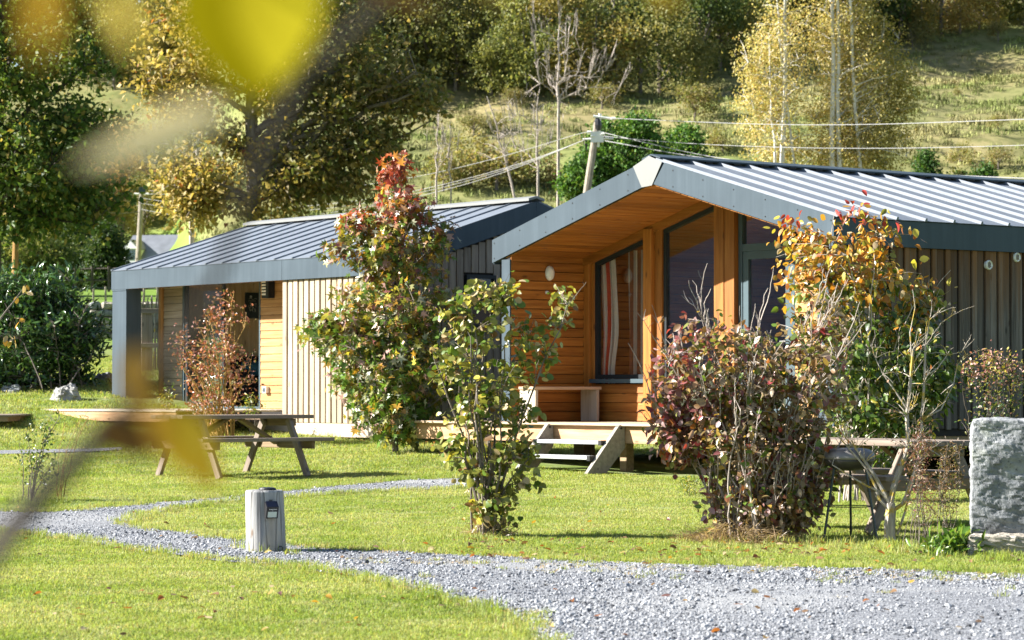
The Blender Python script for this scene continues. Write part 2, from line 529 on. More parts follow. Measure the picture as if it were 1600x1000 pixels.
# wooded mountain across the valley to the left (mirrored in the windows)
def M_mountain():
    q = NT('wooded_mountain')
    pos = q.pos()
    f = q.noise(q.mapping(pos, (.02, .02, .02)), 1.0, 8, .7)
    c = q.ramp(f, [(.35, (.16, .155, .15)), (.5, (.32, .295, .28)), (.65, (.42, .38, .35))])
    q.l(c, q.b.inputs['Base Color']); q.b.inputs['Roughness'].default_value = 1
    q.b.inputs['Specular IOR Level'].default_value = 0
    return q.m
mx_ = np.linspace(-900, -380, 60); my_ = np.linspace(-700, 900, 140)
X, Y = np.meshgrid(mx_, my_)
prof = smooth(-390, -700, X)
Z = -6 + prof * (190 + 60 * fbm(X / 150, Y / 150, 5)) + fbm(X / 25, Y / 25, 8) * 12 * prof
V = np.stack([X.ravel(), Y.ravel(), Z.ravel()], 1)
idx = np.arange(X.size).reshape(X.shape)
a, b, c, d = idx[:-1, :-1].ravel(), idx[:-1, 1:].ravel(), idx[1:, 1:].ravel(), idx[1:, :-1].ravel()
m_ob = link(bpy.data.objects.new('mountain', tri_mesh('mountain', V, np.concatenate([np.stack([a, b, c], 1), np.stack([a, c, d], 1)]), M_mountain(), sm=True)))
tag(m_ob, 'wooded mountain on the far side of the valley', kind='structure')

PATH_PX = [(-250,786),(-120,792),(0,797),(30,803),(90,801),(150,795),(200,792),(245,787),(300,783),(345,778),(400,771),(450,768),(500,762),(560,757),(620,752),(680,750),(740,747),(800,745),
 (800,756),(740,762),(690,766),(620,768),(560,771),(500,775),(445,779),(385,781),(350,786),(300,792),(240,803),(195,820),
 (230,826),(280,832),(330,840),(385,846),(450,851),(500,858),(560,862),(640,865),(700,868),(800,872),(900,878),(1000,882),(1100,885),(1200,888),(1300,890),(1400,892),(1500,898),(1600,900),(1900,905),
 (2300,1350),(840,1350),(830,1000),(825,975),(790,958),(740,948),(695,937),(650,925),(595,915),(550,902),(500,897),(467,887),(400,882),(350,880),(300,873),(260,867),(200,860),(150,852),(110,843),(50,838),(0,832),(-120,822),(-250,815)]
PATH2_PX = [(-120,703),(0,705),(60,704),(140,702),(190,700),(190,704),(140,707),(60,709),(0,711),(-120,712)]
def roughen(poly, step=.12, amp=.05, seed=0):
    out = []
    n = len(poly)
    for i in range(n):
        a, b = poly[i], poly[(i + 1) % n]
        k = max(1, int(np.linalg.norm(b - a) / step))
        for j in range(min(k, 60)):
            p = a + (b - a) * j / min(k, 60)
            out.append(p + amp * np.array([fbm(p[0] * 3, p[1] * 3, seed, 3), fbm(p[0] * 3, p[1] * 3, seed + 9, 3)]))
    return np.array(out)
def world_poly(px):
    return np.array([hit(*p)[:2] for p in px])
P1 = roughen(world_poly(PATH_PX), seed=3)
P2 = roughen(world_poly(PATH2_PX), seed=5)
def inside(poly, x, y):
    r = np.zeros(len(x), bool)
    x1, y1 = poly[:, 0], poly[:, 1]
    x2, y2 = np.roll(x1, -1), np.roll(y1, -1)
    for a, b, c, d in zip(x1, y1, x2, y2):
        if b == d: continue
        k = ((b > y) != (d > y)) & (x < (c - a) * (y - b) / (d - b) + a)
        r ^= k
    return r
def sheet(name, poly, m, lift, label, st=.3):
    lo, hi = poly.min(0), poly.max(0)
    gx, gy = np.meshgrid(np.arange(lo[0], hi[0], st), np.arange(lo[1], hi[1], st))
    ins = inside(poly, gx.ravel(), gy.ravel())
    pts = np.concatenate([poly, np.stack([gx.ravel()[ins], gy.ravel()[ins]], 1)])
    n = len(poly)
    r = delaunay_2d_cdt([Vector(p) for p in pts], [], [list(range(n))], 1, 1e-5)
    vs = np.array([(v.x, v.y) for v in r[0]])
    V = np.column_stack([vs, ground(vs[:, 0], vs[:, 1]) + lift])
    F_ = []
    for f in r[2]:
        for k in range(1, len(f) - 1):
            t = (f[0], f[k], f[k + 1])
            A = V[list(t), :2]
            cr = (A[1][0] - A[0][0]) * (A[2][1] - A[0][1]) - (A[1][1] - A[0][1]) * (A[2][0] - A[0][0])
            F_.append(t if cr > 0 else (t[0], t[2], t[1]))
    o = link(bpy.data.objects.new(name, tri_mesh(name, V, np.array(F_), m, sm=True)))
    return tag(o, label, kind='structure')
def M_gravel():
    q = NT('crushed_grey_gravel')
    pos = q.pos()
    vo = q.n('TexVoronoi'); q.l(pos, vo.inputs['Vector']); vo.inputs['Scale'].default_value = 75
    sep = q.n('SeparateXYZ'); q.l(vo.outputs['Color'], sep.inputs[0])
    c = q.ramp(sep.outputs[0], [(.0, (.04, .043, .05)), (.3, (.15, .157, .172)), (.8, (.25, .26, .277)), (1, (.34, .346, .352))])
    dust = q.noise(q.mapping(pos, (.35, .5, .5)), 1, 4)
    c = q.mix(q.ramp(dust, [(.5, (0, 0, 0)), (.72, (.75, .75, .75))]), c, (.335, .338, .338))
    soil = q.noise(q.mapping(pos, (1.1, 1.1, 1.1)), 1, 5, .65)
    c = q.mix(q.ramp(soil, [(.64, (0, 0, 0)), (.74, (.6, .6, .6))]), c, (.24, .195, .13))
    q.l(c, q.b.inputs['Base Color']); q.b.inputs['Roughness'].default_value = .9
    q.b.inputs['Specular IOR Level'].default_value = .2
    q.bump(vo.outputs['Distance'], .8, .012)
    return q.m
MT['gravel'] = M_gravel()
sheet('gravel_path', P1, MT['gravel'], .012, 'wide grey crushed stone path that forks round a lawn tongue')
sheet('garden_path', P2, MT['gravel'], .012, 'narrow strip of grey gravel across the far left lawn')

# ------------------------------------------------------------------ scatter by geometry nodes
PROTO = bpy.data.collections.new('scatter_sources')      # never linked: only read by the scatters
def proto_set(name, meshes):
    c = bpy.data.collections.new(name)
    for i, me in enumerate(meshes):
        o = bpy.data.objects.new('%s_%02d' % (name, i), me)
        c.objects.link(o)
    return c
def scatter(name, label, P, rot, scl, idx, coll, kind='stuff'):
    me = bpy.data.meshes.new(name)
    me.vertices.add(len(P)); me.vertices.foreach_set('co', np.ascontiguousarray(P, np.float32).ravel())
    a = me.attributes.new('rot', 'FLOAT_VECTOR', 'POINT'); a.data.foreach_set('vector', np.ascontiguousarray(rot, np.float32).ravel())
    a = me.attributes.new('scl', 'FLOAT', 'POINT'); a.data.foreach_set('value', np.ascontiguousarray(scl, np.float32))
    a = me.attributes.new('pick', 'INT', 'POINT'); a.data.foreach_set('value', np.ascontiguousarray(idx, np.int32))
    o = link(bpy.data.objects.new(name, me))
    ng = bpy.data.node_groups.new(name, 'GeometryNodeTree')
    ng.interface.new_socket('Geometry', in_out='INPUT', socket_type='NodeSocketGeometry')
    ng.interface.new_socket('Geometry', in_out='OUTPUT', socket_type='NodeSocketGeometry')
    gi = ng.nodes.new('NodeGroupInput'); go = ng.nodes.new('NodeGroupOutput')
    ip = ng.nodes.new('GeometryNodeInstanceOnPoints')
    ci = ng.nodes.new('GeometryNodeCollectionInfo'); ci.inputs['Collection'].default_value = coll
    ci.inputs['Separate Children'].default_value = True
    ci.inputs['Reset Children'].default_value = True
    ip.inputs['Pick Instance'].default_value = True
    def na(n, t):
        x = ng.nodes.new('GeometryNodeInputNamedAttribute'); x.data_type = t; x.inputs['Name'].default_value = n
        return x.outputs['Attribute']
    L = ng.links.new
    L(gi.outputs[0], ip.inputs['Points']); L(ci.outputs[0], ip.inputs['Instance'])
    L(na('pick', 'INT'), ip.inputs['Instance Index'])
    L(na('rot', 'FLOAT_VECTOR'), ip.inputs['Rotation'])
    L(na('scl', 'FLOAT'), ip.inputs['Scale'])
    L(ip.outputs[0], go.inputs[0])
    md = o.modifiers.new('scatter', 'NODES'); md.node_group = ng
    return tag(o, label, kind=kind)

# pebbles
def M_pebble():
    q = NT('pebble_stone')
    r = q.rnd()
    c = q.ramp(r, [(0, (.025, .028, .034)), (.15, (.075, .08, .092)), (.30, (.19, .199, .217)), (.65, (.285, .296, .316)), (1, (.40, .41, .42))])
    q.l(c, q.b.inputs['Base Color']); q.b.inputs['Roughness'].default_value = .75
    return q.m
mp = M_pebble()
pm = []
for i in range(6):
    bm = bmesh.new(); bmesh.ops.create_icosphere(bm, subdivisions=1, radius=.5)
    r_ = random.Random(i)
    for v in bm.verts:
        v.co *= r_.uniform(.7, 1.15)
        v.co.x *= 1.25; v.co.z *= r_.uniform(.5, .75)
    me = bpy.data.meshes.new('pebble'); bm.to_mesh(me); bm.free(); me.materials.append(mp); pm.append(me)
def wedge(n, y0, y1, side, pw=1.5, rng=RNG):
    """ground points seen by the camera (plus margin), denser close by"""
    t = rng.random(n)
    y = (y0 ** (1 - pw) + t * (y1 ** (1 - pw) - y0 ** (1 - pw))) ** (1 / (1 - pw)) if pw != 1 else y0 * (y1 / y0) ** t
    x = (rng.random(n) * 2 - 1) * (y * .19 + side)
    return x, y
x, y = wedge(330000, 11.5, 33, 1.0, 1.8)
k = inside(P1, x, y) | inside(P2, x, y)
x, y = x[k], y[k]
n = len(x)
dens = fbm(x * .8, y * .8, 31)
k = RNG.random(n) < np.clip(.85 + dens * 1.1 - .85 * smooth(.6, 2.6, x) * (1 - smooth(15.6, 17.6, y)), .1, 1)
x, y = x[k], y[k]; n = len(x)
sc = np.clip(RNG.lognormal(math.log(.0098), .45, n), .005, .042)
P = np.column_stack([x, y, ground(x, y) + .012 + sc * .18])
scatter('gravel', 'loose grey crushed stones lying over the path', P,
        np.column_stack([RNG.normal(0, .35, n), RNG.normal(0, .35, n), RNG.random(n) * 6.283]), sc, RNG.integers(0, 6, n), proto_set('pebble', pm))

# grass tufts
def M_grass(name, dry=0.0):
    q = NT(name)
    pos = q.pos()
    c = lawn_colour(q, pos)
    r = q.rnd()
    c = q.mix(q.math('MULTIPLY', r, .35), c, (.21, .27, .05))
    if dry: c = q.mix(dry, c, (.45, .34, .17))
    a = q.n('Attribute', attribute_name='tint')
    c = q.mix(1.0, c, a.outputs['Color'], 'MULTIPLY')
    q.l(c, q.b.inputs['Base Color']); q.b.inputs['Roughness'].default_value = .55
    q.b.inputs['Specular IOR Level'].default_value = .25
    tr = q.n('BsdfTranslucent'); q.l(q.mix(1.0, c, (1.2, 1.2, .6), 'MULTIPLY'), tr.inputs['Color'])
    mx = q.n('MixShader'); mx.inputs[0].default_value = .45
    q.l(q.b.outputs[0], mx.inputs[1]); q.l(tr.outputs[0], mx.inputs[2]); q.l(mx.outputs[0], q.out.inputs[0])
    return q.m
def tuft(name, n, R, h0, h1, w, m, lean=.6, seed=0, segs=2):
    r = np.random.default_rng(seed)
    V, Fc, T = [], [], []
    for i in range(n):
        rr = R * math.sqrt(r.random()); th = r.random() * 6.283
        p = np.array([rr * math.cos(th), rr * math.sin(th), -.006])
        h = r.uniform(h0, h1); az = r.random() * 6.283; ln = abs(r.normal(0, lean))
        d = np.array([math.cos(az), math.sin(az), 0]); sd = np.array([-d[1], d[0], 0])
        b = len(V)
        wv = w * r.uniform(.7, 1.3)
        m1 = p + d * h * ln * .25 + np.array([0, 0, h * .6]); tp = p + d * h * ln + np.array([0, 0, h * (1 - .35 * min(ln, 1.5))])
        V += [p - sd * wv / 2, p + sd * wv / 2, m1 + sd * wv * .4, m1 - sd * wv * .4, tp]
        Fc += [(b, b + 1, b + 2), (b, b + 2, b + 3), (b + 3, b + 2, b + 4)]
        q = r.uniform(.75, 1.25); yel = r.random()
        col = np.array([q * (1.0 + .35 * (yel > .8)), q, q * (1 + .3 * (yel > .85))])
        T += [col] * 5
    return tri_mesh(name, np.array(V), np.array(Fc), m, tint=np.array(T))
mg = M_grass('lawn_blades'); mgd = M_grass('dry_blades', .75)
lawn_p = proto_set('lawn_tuft', [tuft('lawn_tuft', 52, .11, .010, .032, .0045, mg, 1.0, s) for s in range(5)])
n0 = 84000
x, y = wedge(n0, 11, 62, 3.0, 1.35)
k = ~(inside(P1, x, y) | inside(P2, x, y))
def in_house(x, y):
    def loc(o, x, y):
        dx, dy = x - o[0], y - o[1]
        return dx * E1[0] + dy * E1[1], dx * E2[0] + dy * E2[1]
    s, t = loc((-.25, 36.0), x, y); a = (s > .2) & (s < 6.3) & (t > -.2) & (t < 9)
    s, t = loc((-6.59, 45.3), x, y); b = (s > .4) & (s < 7.8) & (t > .1) & (t < 5.3)
    return a | b
k &= ~in_house(x, y)
k &= ~((y > 50) & (x > -2))
x, y = x[k], y[k]; n = len(x)
sc = RNG.uniform(.75, 1.25, n) * (1 + smooth(22, 55, y) * 1.3)
P = np.column_stack([x, y, ground(x, y)])
scatter('lawn_grass', 'short mown green and yellow grass of the lawns', P,
        np.column_stack([np.zeros(n), np.zeros(n), RNG.random(n) * 6.283]), sc, RNG.integers(0, 5, n), lawn_p)
# taller, shaggier grass along the edges of the gravel
long_p = proto_set('edge_tuft', [tuft('edge_tuft', 30, .07, .04, .10, .005, mg, .7, 40 + s) for s in range(3)] +
                   [tuft('dry_tuft', 24, .07, .02, .07, .004, mgd, 1.1, 60 + s) for s in range(3)])
ex, ey, ei, es = [], [], [], []
for i in range(len(P1)):
    p = P1[i]
    if p[1] < 10 or abs(p[0]) > p[1] * .19 + 2: continue
    for j in range(5):
        e = p + RNG.normal(0, .07, 2)
        upper = p[1] > 19.4 and p[0] > -1.7 and p[1] < 21
        ex.append(e[0]); ey.append(e[1]); ei.append(RNG.integers(3, 6) if RNG.random() < (.5 if upper else .12) else RNG.integers(0, 3))
        es.append(RNG.uniform(.5, 1.0))
# dry patches strewn over the far margin of the gravel
for i in range(520):
    px = RNG.uniform(430, 1640); py = 878 + (px - 700) * .02 + abs(RNG.normal(0, 14))
    e = hit(px, py, 12, 30)
    if fbm(e[0] * 1.3, e[1] * 1.3, 77) > -.05:
        ex.append(e[0]); ey.append(e[1]); ei.append(RNG.integers(3, 6) if RNG.random() < .75 else RNG.integers(0, 3)); es.append(RNG.uniform(.35, .8))
# longer grass left by the mower round the feet of things, and odd clumps out on the lawn
for px, py, rx, ry, k_ in ((1391, 852, 30, 5, 26), (1560, 868, 60, 5, 60), (1430, 860, 40, 6, 50), (760, 840, 40, 5, 30), (1165, 846, 80, 6, 60), (415, 864, 36, 3, 12), (47, 784, 24, 4, 20), (615, 695, 60, 4, 50), (500, 684, 120, 2, 60), (1335, 850, 40, 6, 20)):
    for i in range(k_):
        e = hit(px + RNG.normal(0, rx), py + RNG.normal(0, ry), 12, 45)
        ex.append(e[0]); ey.append(e[1]); ei.append(RNG.integers(0, 3)); es.append(RNG.uniform(.6, 1.25))
x, y = wedge(2600, 11.5, 42, 1.0, 1.3)
k = ~(inside(P1, x, y) | inside(P2, x, y) | in_house(x, y)) & (fbm(x * .6, y * .6, 55) > .08)
for a_, b_ in zip(x[k], y[k]):
    ex.append(a_); ey.append(b_); ei.append(RNG.integers(0, 3)); es.append(RNG.uniform(.35, .7))
ex, ey = np.array(ex), np.array(ey); n = len(ex)
scatter('edge_grass', 'shaggy green and straw coloured grass along the gravel edges', np.column_stack([ex, ey, ground(ex, ey)]),
        np.column_stack([np.zeros(n), np.zeros(n), RNG.random(n) * 6.283]), np.array(es), np.array(ei), long_p)
# rough tussocks over the hillside
def M_tussock():
    q = NT('hill_tussock')
    pos = q.pos()
    f = q.noise(q.mapping(pos, (.12, .12, .12)), 1, 5, .65)
    c = q.ramp(f, [(.3, (.11, .15, .04)), (.45, (.18, .21, .065)), (.6, (.25, .24, .10)), (.75, (.30, .235, .13))])
    hv = q.n('HueSaturation'); q.l(c, hv.inputs['Color']); q.l(q.math('ADD', q.math('MULTIPLY', q.rnd(), .9), .6), hv.inputs['Value'])
    q.l(hv.outputs[0], q.b.inputs['Base Color']); q.b.inputs['Roughness'].default_value = .8
    q.b.inputs['Specular IOR Level'].default_value = .1
    return q.m
mt_ = M_tussock()
tus = proto_set('tussock', [tuft('tussock', 34, .55, .15, .5, .05, mt_, .9, 80 + s) for s in range(4)])
n = 22000
y = 95 + RNG.random(n) ** .8 * 210; x = (RNG.random(n) * 2 - 1) * (y * .2 + 6)
k = ~((x / y < -.115) & (y < 255)); x, y = x[k], y[k]; n = len(x)
scatter('hill_grass', 'rough tussocky autumn grass on the hillside', np.column_stack([x, y, ground(x, y)]),
        np.column_stack([np.zeros(n), np.zeros(n), RNG.random(n) * 6.283]), RNG.uniform(.35, 1.0, n), RNG.integers(0, 4, n), tus)
# ------------------------------------------------------------------ right cabin (gable end towards the viewer)
def local(o, p):
    d = np.asarray(p, float) - np.array([o[0], o[1], 0])
    return np.array([d @ E1, d @ E2, d[2]])
OR = (-.25, 36.0)
def sR(px, t):
    k = (px - 800) / F
    return (k * (OR[1] + E2[1] * t) - OR[0] - E2[0] * t) / (E1[0] - E1[1] * k)
def zR(py, s, t):
    p = np.array([OR[0], OR[1], 0]) + E1 * s + E2 * t
    d = ray(800, py)
    return CZ + d[2] / d[1] * p[1]
TOP = 0.83
LEN = 9.0
MIDR = 3.165
def zu(s): return 2.90 + (3.76 - 2.90) * (1 - abs(s - MIDR) / MIDR)      # underside of the roof
def zt(s): return zu(s) + .29                                            # top of the roof
cabR = thing('timber_cabin', 'right hand timber cabin with open gable porch and pale standing seam roof', 'cabin', (*OR, 0), ROT)
st = lambda p, q, w: (p, w, q)         # (s, z) polygons swept along t
ts = lambda p, q, w: (w, p, q)         # (t, z) polygons swept along s
sz = lambda s, z, w: (s, z, w)
m = MB()
m.prism([(0.012, 2.91), (0.012, 3.18), (MIDR, 4.04), (6.318, 3.18), (6.318, 2.91), (MIDR, 3.77)], st, .014, LEN)
roofR = m.build('roof', MT['steel'], cabR)
def roof_panels(parent, pitch, n, x0, eave, ridge, rise_z0, rise_z1, flip, along, mat, rib=.03):
    """standing seam trays: one mesh shared by every tray of a slope"""
    run = abs(ridge - eave); dz = rise_z1 - rise_z0
    L = math.hypot(run, dz)
    mm = MB()
    mm.box((0, -.015, 0), (pitch - .002, L - .06, .006))
    yy = L - .06
    prof = [(0, .006), (.008, rib), (.034, rib), (.042, .006)]
    mm.prism(prof, lambda p, q, w: (p, w, q), -.02, yy)
    me = mm.mesh('roof_panel', mat)
    for i in range(n):
        o = bpy.data.objects.new('roof_panel', me); link(o, parent)
        sgn = 1 if ridge > eave else -1
        if along == 't':      # slope runs along s, trays repeat along t
            X = Vector((0, 1, 0)) if sgn < 0 else Vector((0, -1, 0))
            Yv = Vector((sgn * run, 0, dz)).normalized()
            org = Vector((eave, x0 + (i if sgn < 0 else i + 1) * pitch, rise_z0 + .008))
        else:                 # slope runs along t, trays repeat along s
            X = Vector((1, 0, 0)) if sgn > 0 else Vector((-1, 0, 0))
            Yv = Vector((0, sgn * run, dz)).normalized()
            org = Vector((x0 + (i if sgn > 0 else i + 1) * pitch, eave, rise_z0 + .008))
        M = Matrix((X, Yv, X.cross(Yv))).transposed().to_4x4(); M.translation = org
        o.matrix_basis = M
roof_panels(roofR, .4725, 19, .02, 6.335, MIDR, 3.187, 4.047, False, 't', MT['steel_roof'], .040)
roof_panels(roofR, .4725, 19, .02, -.005, MIDR, 3.187, 4.047, False, 't', MT['steel_roof'], .040)
m = MB()
m.prism([(MIDR - .17, 4.052), (MIDR - .17, 4.07), (MIDR, 4.118), (MIDR + .17, 4.07), (MIDR + .17, 4.052), (MIDR, 4.10)], st, .0, LEN)
m.build('ridge_cap', MT['steel'], roofR)
# fascia: two sloping pieces and the pale apex plate
m = MB(); m.prism([(0, 2.90), (0, 3.20), (MIDR - .30, zt(MIDR - .30) + .012), (MIDR - .13, zu(MIDR - .13))], st, -.012, .012)
m.build('fascia', MT['steel'], roofR)
m = MB(); m.prism([(6.33, 2.90), (MIDR + .06, zu(MIDR + .06)), (MIDR + .26, zt(MIDR + .26) + .012), (6.33, 3.20)], st, -.012, .012)
m.build('fascia', MT['steel'], roofR)
m = MB(); m.prism([(MIDR - .155, zu(MIDR - .15) - .002), (MIDR - .315, zt(MIDR - .31) + .016), (MIDR - .02, 4.095), (MIDR + .225, zt(MIDR + .225) + .018), (MIDR + .035, zu(MIDR) - .03)], st, -.017, -.0125)
m.build('apex_plate', MT['steel_pale'], roofR)['label'] = 'pale bare metal plate at the gable peak'
m = MB(); m.box((6.319, .0125, 2.885), (6.334, LEN, 3.185)); m.build('eave_fascia', MT['steel'], roofR)
m = MB(); m.box((-.004, .0125, 2.885), (.0115, LEN, 3.185)); m.build('eave_fascia', MT['steel'], roofR)
m = MB()
for sgn in (-1, 1):
    for k in range(6):
        s_ = MIDR + sgn * (.42 + k * .54)
        for fz in (.16, .84):
            z_ = zu(s_) + .29 * fz
            m.lathe([(.009, 0), (.009, .004)], 8)
            n0_ = len(m.v) - 16
            for q in range(16):
                x_, y_, w_ = m.v[n0_ + q]
                m.v[n0_ + q] = (s_ + x_, -.0125 - w_, z_ + y_)
tag(m.build('screw', MT['frame'], roofR), kind='stuff')
# soffit boards
for side in (-1, 1):
    nb = 25
    for k in range(nb):
        s0 = MIDR + side * (.03 + k * .1255); s1 = s0 + side * .119
        if abs(s1 - MIDR) > MIDR - .16: break
        plank('soffit_board', roofR, ((s0 + s1) / 2, .014, zu((s0 + s1) / 2) - .012), ((s0 + s1) / 2, 5.1, zu((s0 + s1) / 2) - .012),
              (s1 - s0, 0, zu(s1) - zu(s0)), math.hypot(s1 - s0, zu(s1) - zu(s0)), .016, MT['larch'], ch=.003)
# walls
m = MB()
m.prism([(.192, .55), (.192, 2.93), (.345, 2.975), (.345, .55)], st, .02, LEN - .05)
wl = m.build('side_wall', MT['dark'], cabR)
m = MB()
m.prism([(6.06, .70), (6.06, 2.96), (6.27, 2.90), (6.27, .70)], st, .02, LEN - .05)
wr = m.build('side_wall', MT['dark'], cabR)
m = MB(); m.box((6.08, .04, .60), (6.25, LEN - .1, .698)); m.build('sill_beam', MT['table_brown'], cabR)
m = MB(); m.box((6.05, .0, TOP - .01), (6.308, .018, 2.935)); m.build('corner_trim', MT['steel'], cabR)
m = MB(); m.box((.19, .0, TOP - .01), (.36, .018, 2.935)); m.build('corner_trim', MT['steel'], cabR)
k = 0; t = .03
while t < LEN - .2:                                       # rough sawn boards and battens on the long wall
    thick = .034 if k % 2 == 0 else .018
    w_ = (.082, .108, .076, .115)[k % 4]
    zb = .775 + (.012 if k % 2 else 0)
    board('wall_board', wr, (6.272 + thick / 2, t + w_ / 2, (zb + 2.886) / 2), (0, 0, 1), (0, 1, 0), (2.886 - zb, w_, thick), MT['siding_grey'], ch=.004)
    t += w_ + (.014 if k % 2 == 0 else .022); k += 1
for nb in range(17):                                      # lapped boards, inner face of the left wing and on into the room
    z0 = TOP + .005 + nb * .122
    if z0 + .12 > 2.95: break
    for t0, t1 in ((.022, 1.235), (1.40, 5.15)):
        board('wall_board', wl, (.357, (t0 + t1) / 2, z0 + .060), (0, 1, 0), (.12, 0, 1), (t1 - t0, .117, .018), MT['larch'], ch=.004)
for t0, t1 in ((.022, 1.235), (1.40, 5.15)):
    board('wall_board', wl, (.357, (t0 + t1) / 2, 2.945), (0, 1, 0), (.05, 0, 1), (t1 - t0, .075, .018), MT['larch'], ch=.004)
# recessed front
TF = 1.25
def fs(px): return sR(px, TF)
S = {k: fs(k) for k in (913, 922, 927, 1010, 1023, 1034, 1121, 1136.5, 1152, 1240)}
S['end'] = 6.05
front = MB(); front.box((.362, TF + .10, TOP - .1), (S[927], TF + .14, zu(S[927]) - .03))
frontw = front.build('front_wall', MT['dark'], cabR)
def post(a, b, t0, t1, mat, name='post'):
    board(name, frontw, ((a + b) / 2, (t0 + t1) / 2, (TOP + zu((a + b) / 2) - .05) / 2), (0, 0, 1), (1, 0, 0), (zu((a + b) / 2) - .05 - TOP, b - a, t1 - t0), mat, ch=.004)
post(.365, S[922] - .003, TF - .02, TF + .09, MT['larch'])
post(S[922], S[927] - .002, TF + .02, TF + .10, MT['larch'])
post(S[1010], S[1023] - .002, TF - .06, TF + .12, MT['larch'])
post(S[1023], S[1034] - .002, TF + .0, TF + .10, MT['larch'])
post(S[1121], S[1136.5] - .002, TF - .06, TF + .12, MT['larch'])
post(S[1136.5], S[1152] - .002, TF - .05, TF + .12, MT['larch'])
# sloping trim board under the soffit
for a_, b_ in ((.37, S[1010] - .002), (S[1010], S[1023] - .002), (S[1023], S[1121] - .002), (S[1121], MIDR), (MIDR + .002, S[1152] - .002), (S[1152], S['end'])):
    mm = MB(); mm.prism([(a_, zu(a_) - .125), (a_, zu(a_) - .021), (b_, zu(b_) - .021), (b_, zu(b_) - .125)], st, TF - .03, TF + .10)
    mm.build('trim_board', MT['larch'], frontw)
def framed(name, a, b, z0, parent, fw=.055, top=None, mat='frame', t=TF, flat=None):
    """fixed window whose head follows the roof slope"""
    top_a = (zu(a) - .127) if flat is None else flat; top_b = (zu(b) - .127) if flat is None else flat
    outer = [(a, z0), (b, z0), (b, top_b), (a, top_a)]
    sl = (top_b - top_a) / (b - a)
    inner = [(a + fw, z0 + fw), (b - fw, z0 + fw), (b - fw, top_b - sl * fw - fw), (a + fw, top_a + sl * fw - fw)]
    mm = MB(); mm.ring(outer, inner, st, t + .03, t + .09)
    f = mm.build(name, MT[mat], parent)
    mm = MB(); mm.prism(inner, st, t + .055, t + .063)
    mm.build('pane', MT['glass'], f)
    return f
z_sill = zR(592, S[927], TF)
framed('window', S[927], S[1010] - .002, z_sill, cabR)
framed('window', S[1034], S[1121] - .002, TOP + .03, cabR)
m = MB(); m.box((S[927] - .03, TF - .05, z_sill - .055), (S[1010] - .003, TF + .095, z_sill - .003)); m.build('window_sill', MT['frame_blue'], frontw)
for k in range(7):
    z0 = TOP + .004 + k * .122
    z1 = min(z0 + .113, z_sill - .058)
    if z1 - z0 < .02: break
    board('wall_board', frontw, ((S[927] + S[1010]) / 2, TF + .03, (z0 + z1) / 2), (1, 0, 0), (0, .09, 1), (S[1010] - S[927] - .006, z1 - z0 + .004, .018), MT['larch'], ch=.003)
m = MB(); m.box((S[927], TF + .045, TOP - .1), (S[1010] - .003, TF + .14, z_sill - .06)); m.build('backing', MT['dark'], frontw)
# door with transom
dz = zR(383, S[1240], TF)
m = MB()
a_, b_ = S[1152], S[1240]
m.ring([(a_, TOP), (b_, TOP), (b_, zu(b_) - .127), (a_, zu(a_) - .127)],
       [(a_ + .07, TOP + .05), (b_ - .07, TOP + .05), (b_ - .07, zu(b_) - .19), (a_ + .07, zu(a_) - .15)], st, TF + .02, TF + .10)
m.box((a_ + .07, TF + .021, dz - .04), (b_ - .07, TF + .099, dz + .05))
dfr = m.build('door_frame', MT['frame_blue'], cabR)
m = MB(); m.prism([(a_ + .07, dz + .05), (b_ - .07, dz + .05), (b_ - .07, zu(b_) - .19), (a_ + .07, zu(a_) - .15)], st, TF + .055, TF + .062)
m.build('transom_pane', MT['glass'], dfr)
m = MB()
m.ring([(a_ + .073, TOP + .052), (b_ - .073, TOP + .052), (b_ - .073, dz - .042), (a_ + .073, dz - .042)],
       [(a_ + .17, TOP + .18), (b_ - .17, TOP + .18), (b_ - .17, dz - .14), (a_ + .17, dz - .14)], st, TF + .03, TF + .085)
door = m.build('door', MT['frame_blue'], cabR)
m = MB(); m.prism([(a_ + .17, TOP + .18), (b_ - .17, TOP + .18), (b_ - .17, dz - .14), (a_ + .17, dz - .14)], st, TF + .055, TF + .062)
m.build('pane', MT['glass'], door)
m = MB(); m.tube([(b_ - .12, TF + .03, TOP + 1.0), (b_ - .12, TF - .02, TOP + 1.0), (b_ - .22, TF - .02, TOP + 1.0)], .009, 6)
m.build('door_handle', MT['steel_pale'], door)
for k in range(17):
    z0 = TOP + .004 + k * .122
    if z0 + .12 > zu(6.0) - .05: break
    board('wall_board', frontw, ((S[1240] + 6.045) / 2, TF + .03, z0 + .06), (1, 0, 0), (0, .09, 1), (6.045 - S[1240] - .006, .117, .018), MT['larch_pale'], ch=.003)
m = MB(); m.box((S[1240] + .003, TF + .045, TOP - .1), (6.05, TF + .14, zu(6.0) - .03)); m.build('backing', MT['dark'], frontw)
# room behind the glass
m = MB(); m.box((.37, TF + .15, TOP - .1), (6.04, 5.2, TOP - .01)); m.build('floor', MT['deck'], cabR)
m = MB(); m.prism([(.35, TOP - .1), (6.055, TOP - .1), (6.055, zu(6.055) - .03), (MIDR, zu(MIDR) - .03), (.35, zu(.35) - .03)], st, 5.2, 5.3)
m.build('back_wall', MT['larch'], cabR)
m = MB(); m.prism([(.2, .5), (6.25, .5), (6.25, zu(6.25) - .02), (MIDR, zu(MIDR) - .02), (.2, zu(.2) - .02)], st, LEN - .05, LEN - .01)
m.build('rear_wall', MT['siding_grey'], cabR)
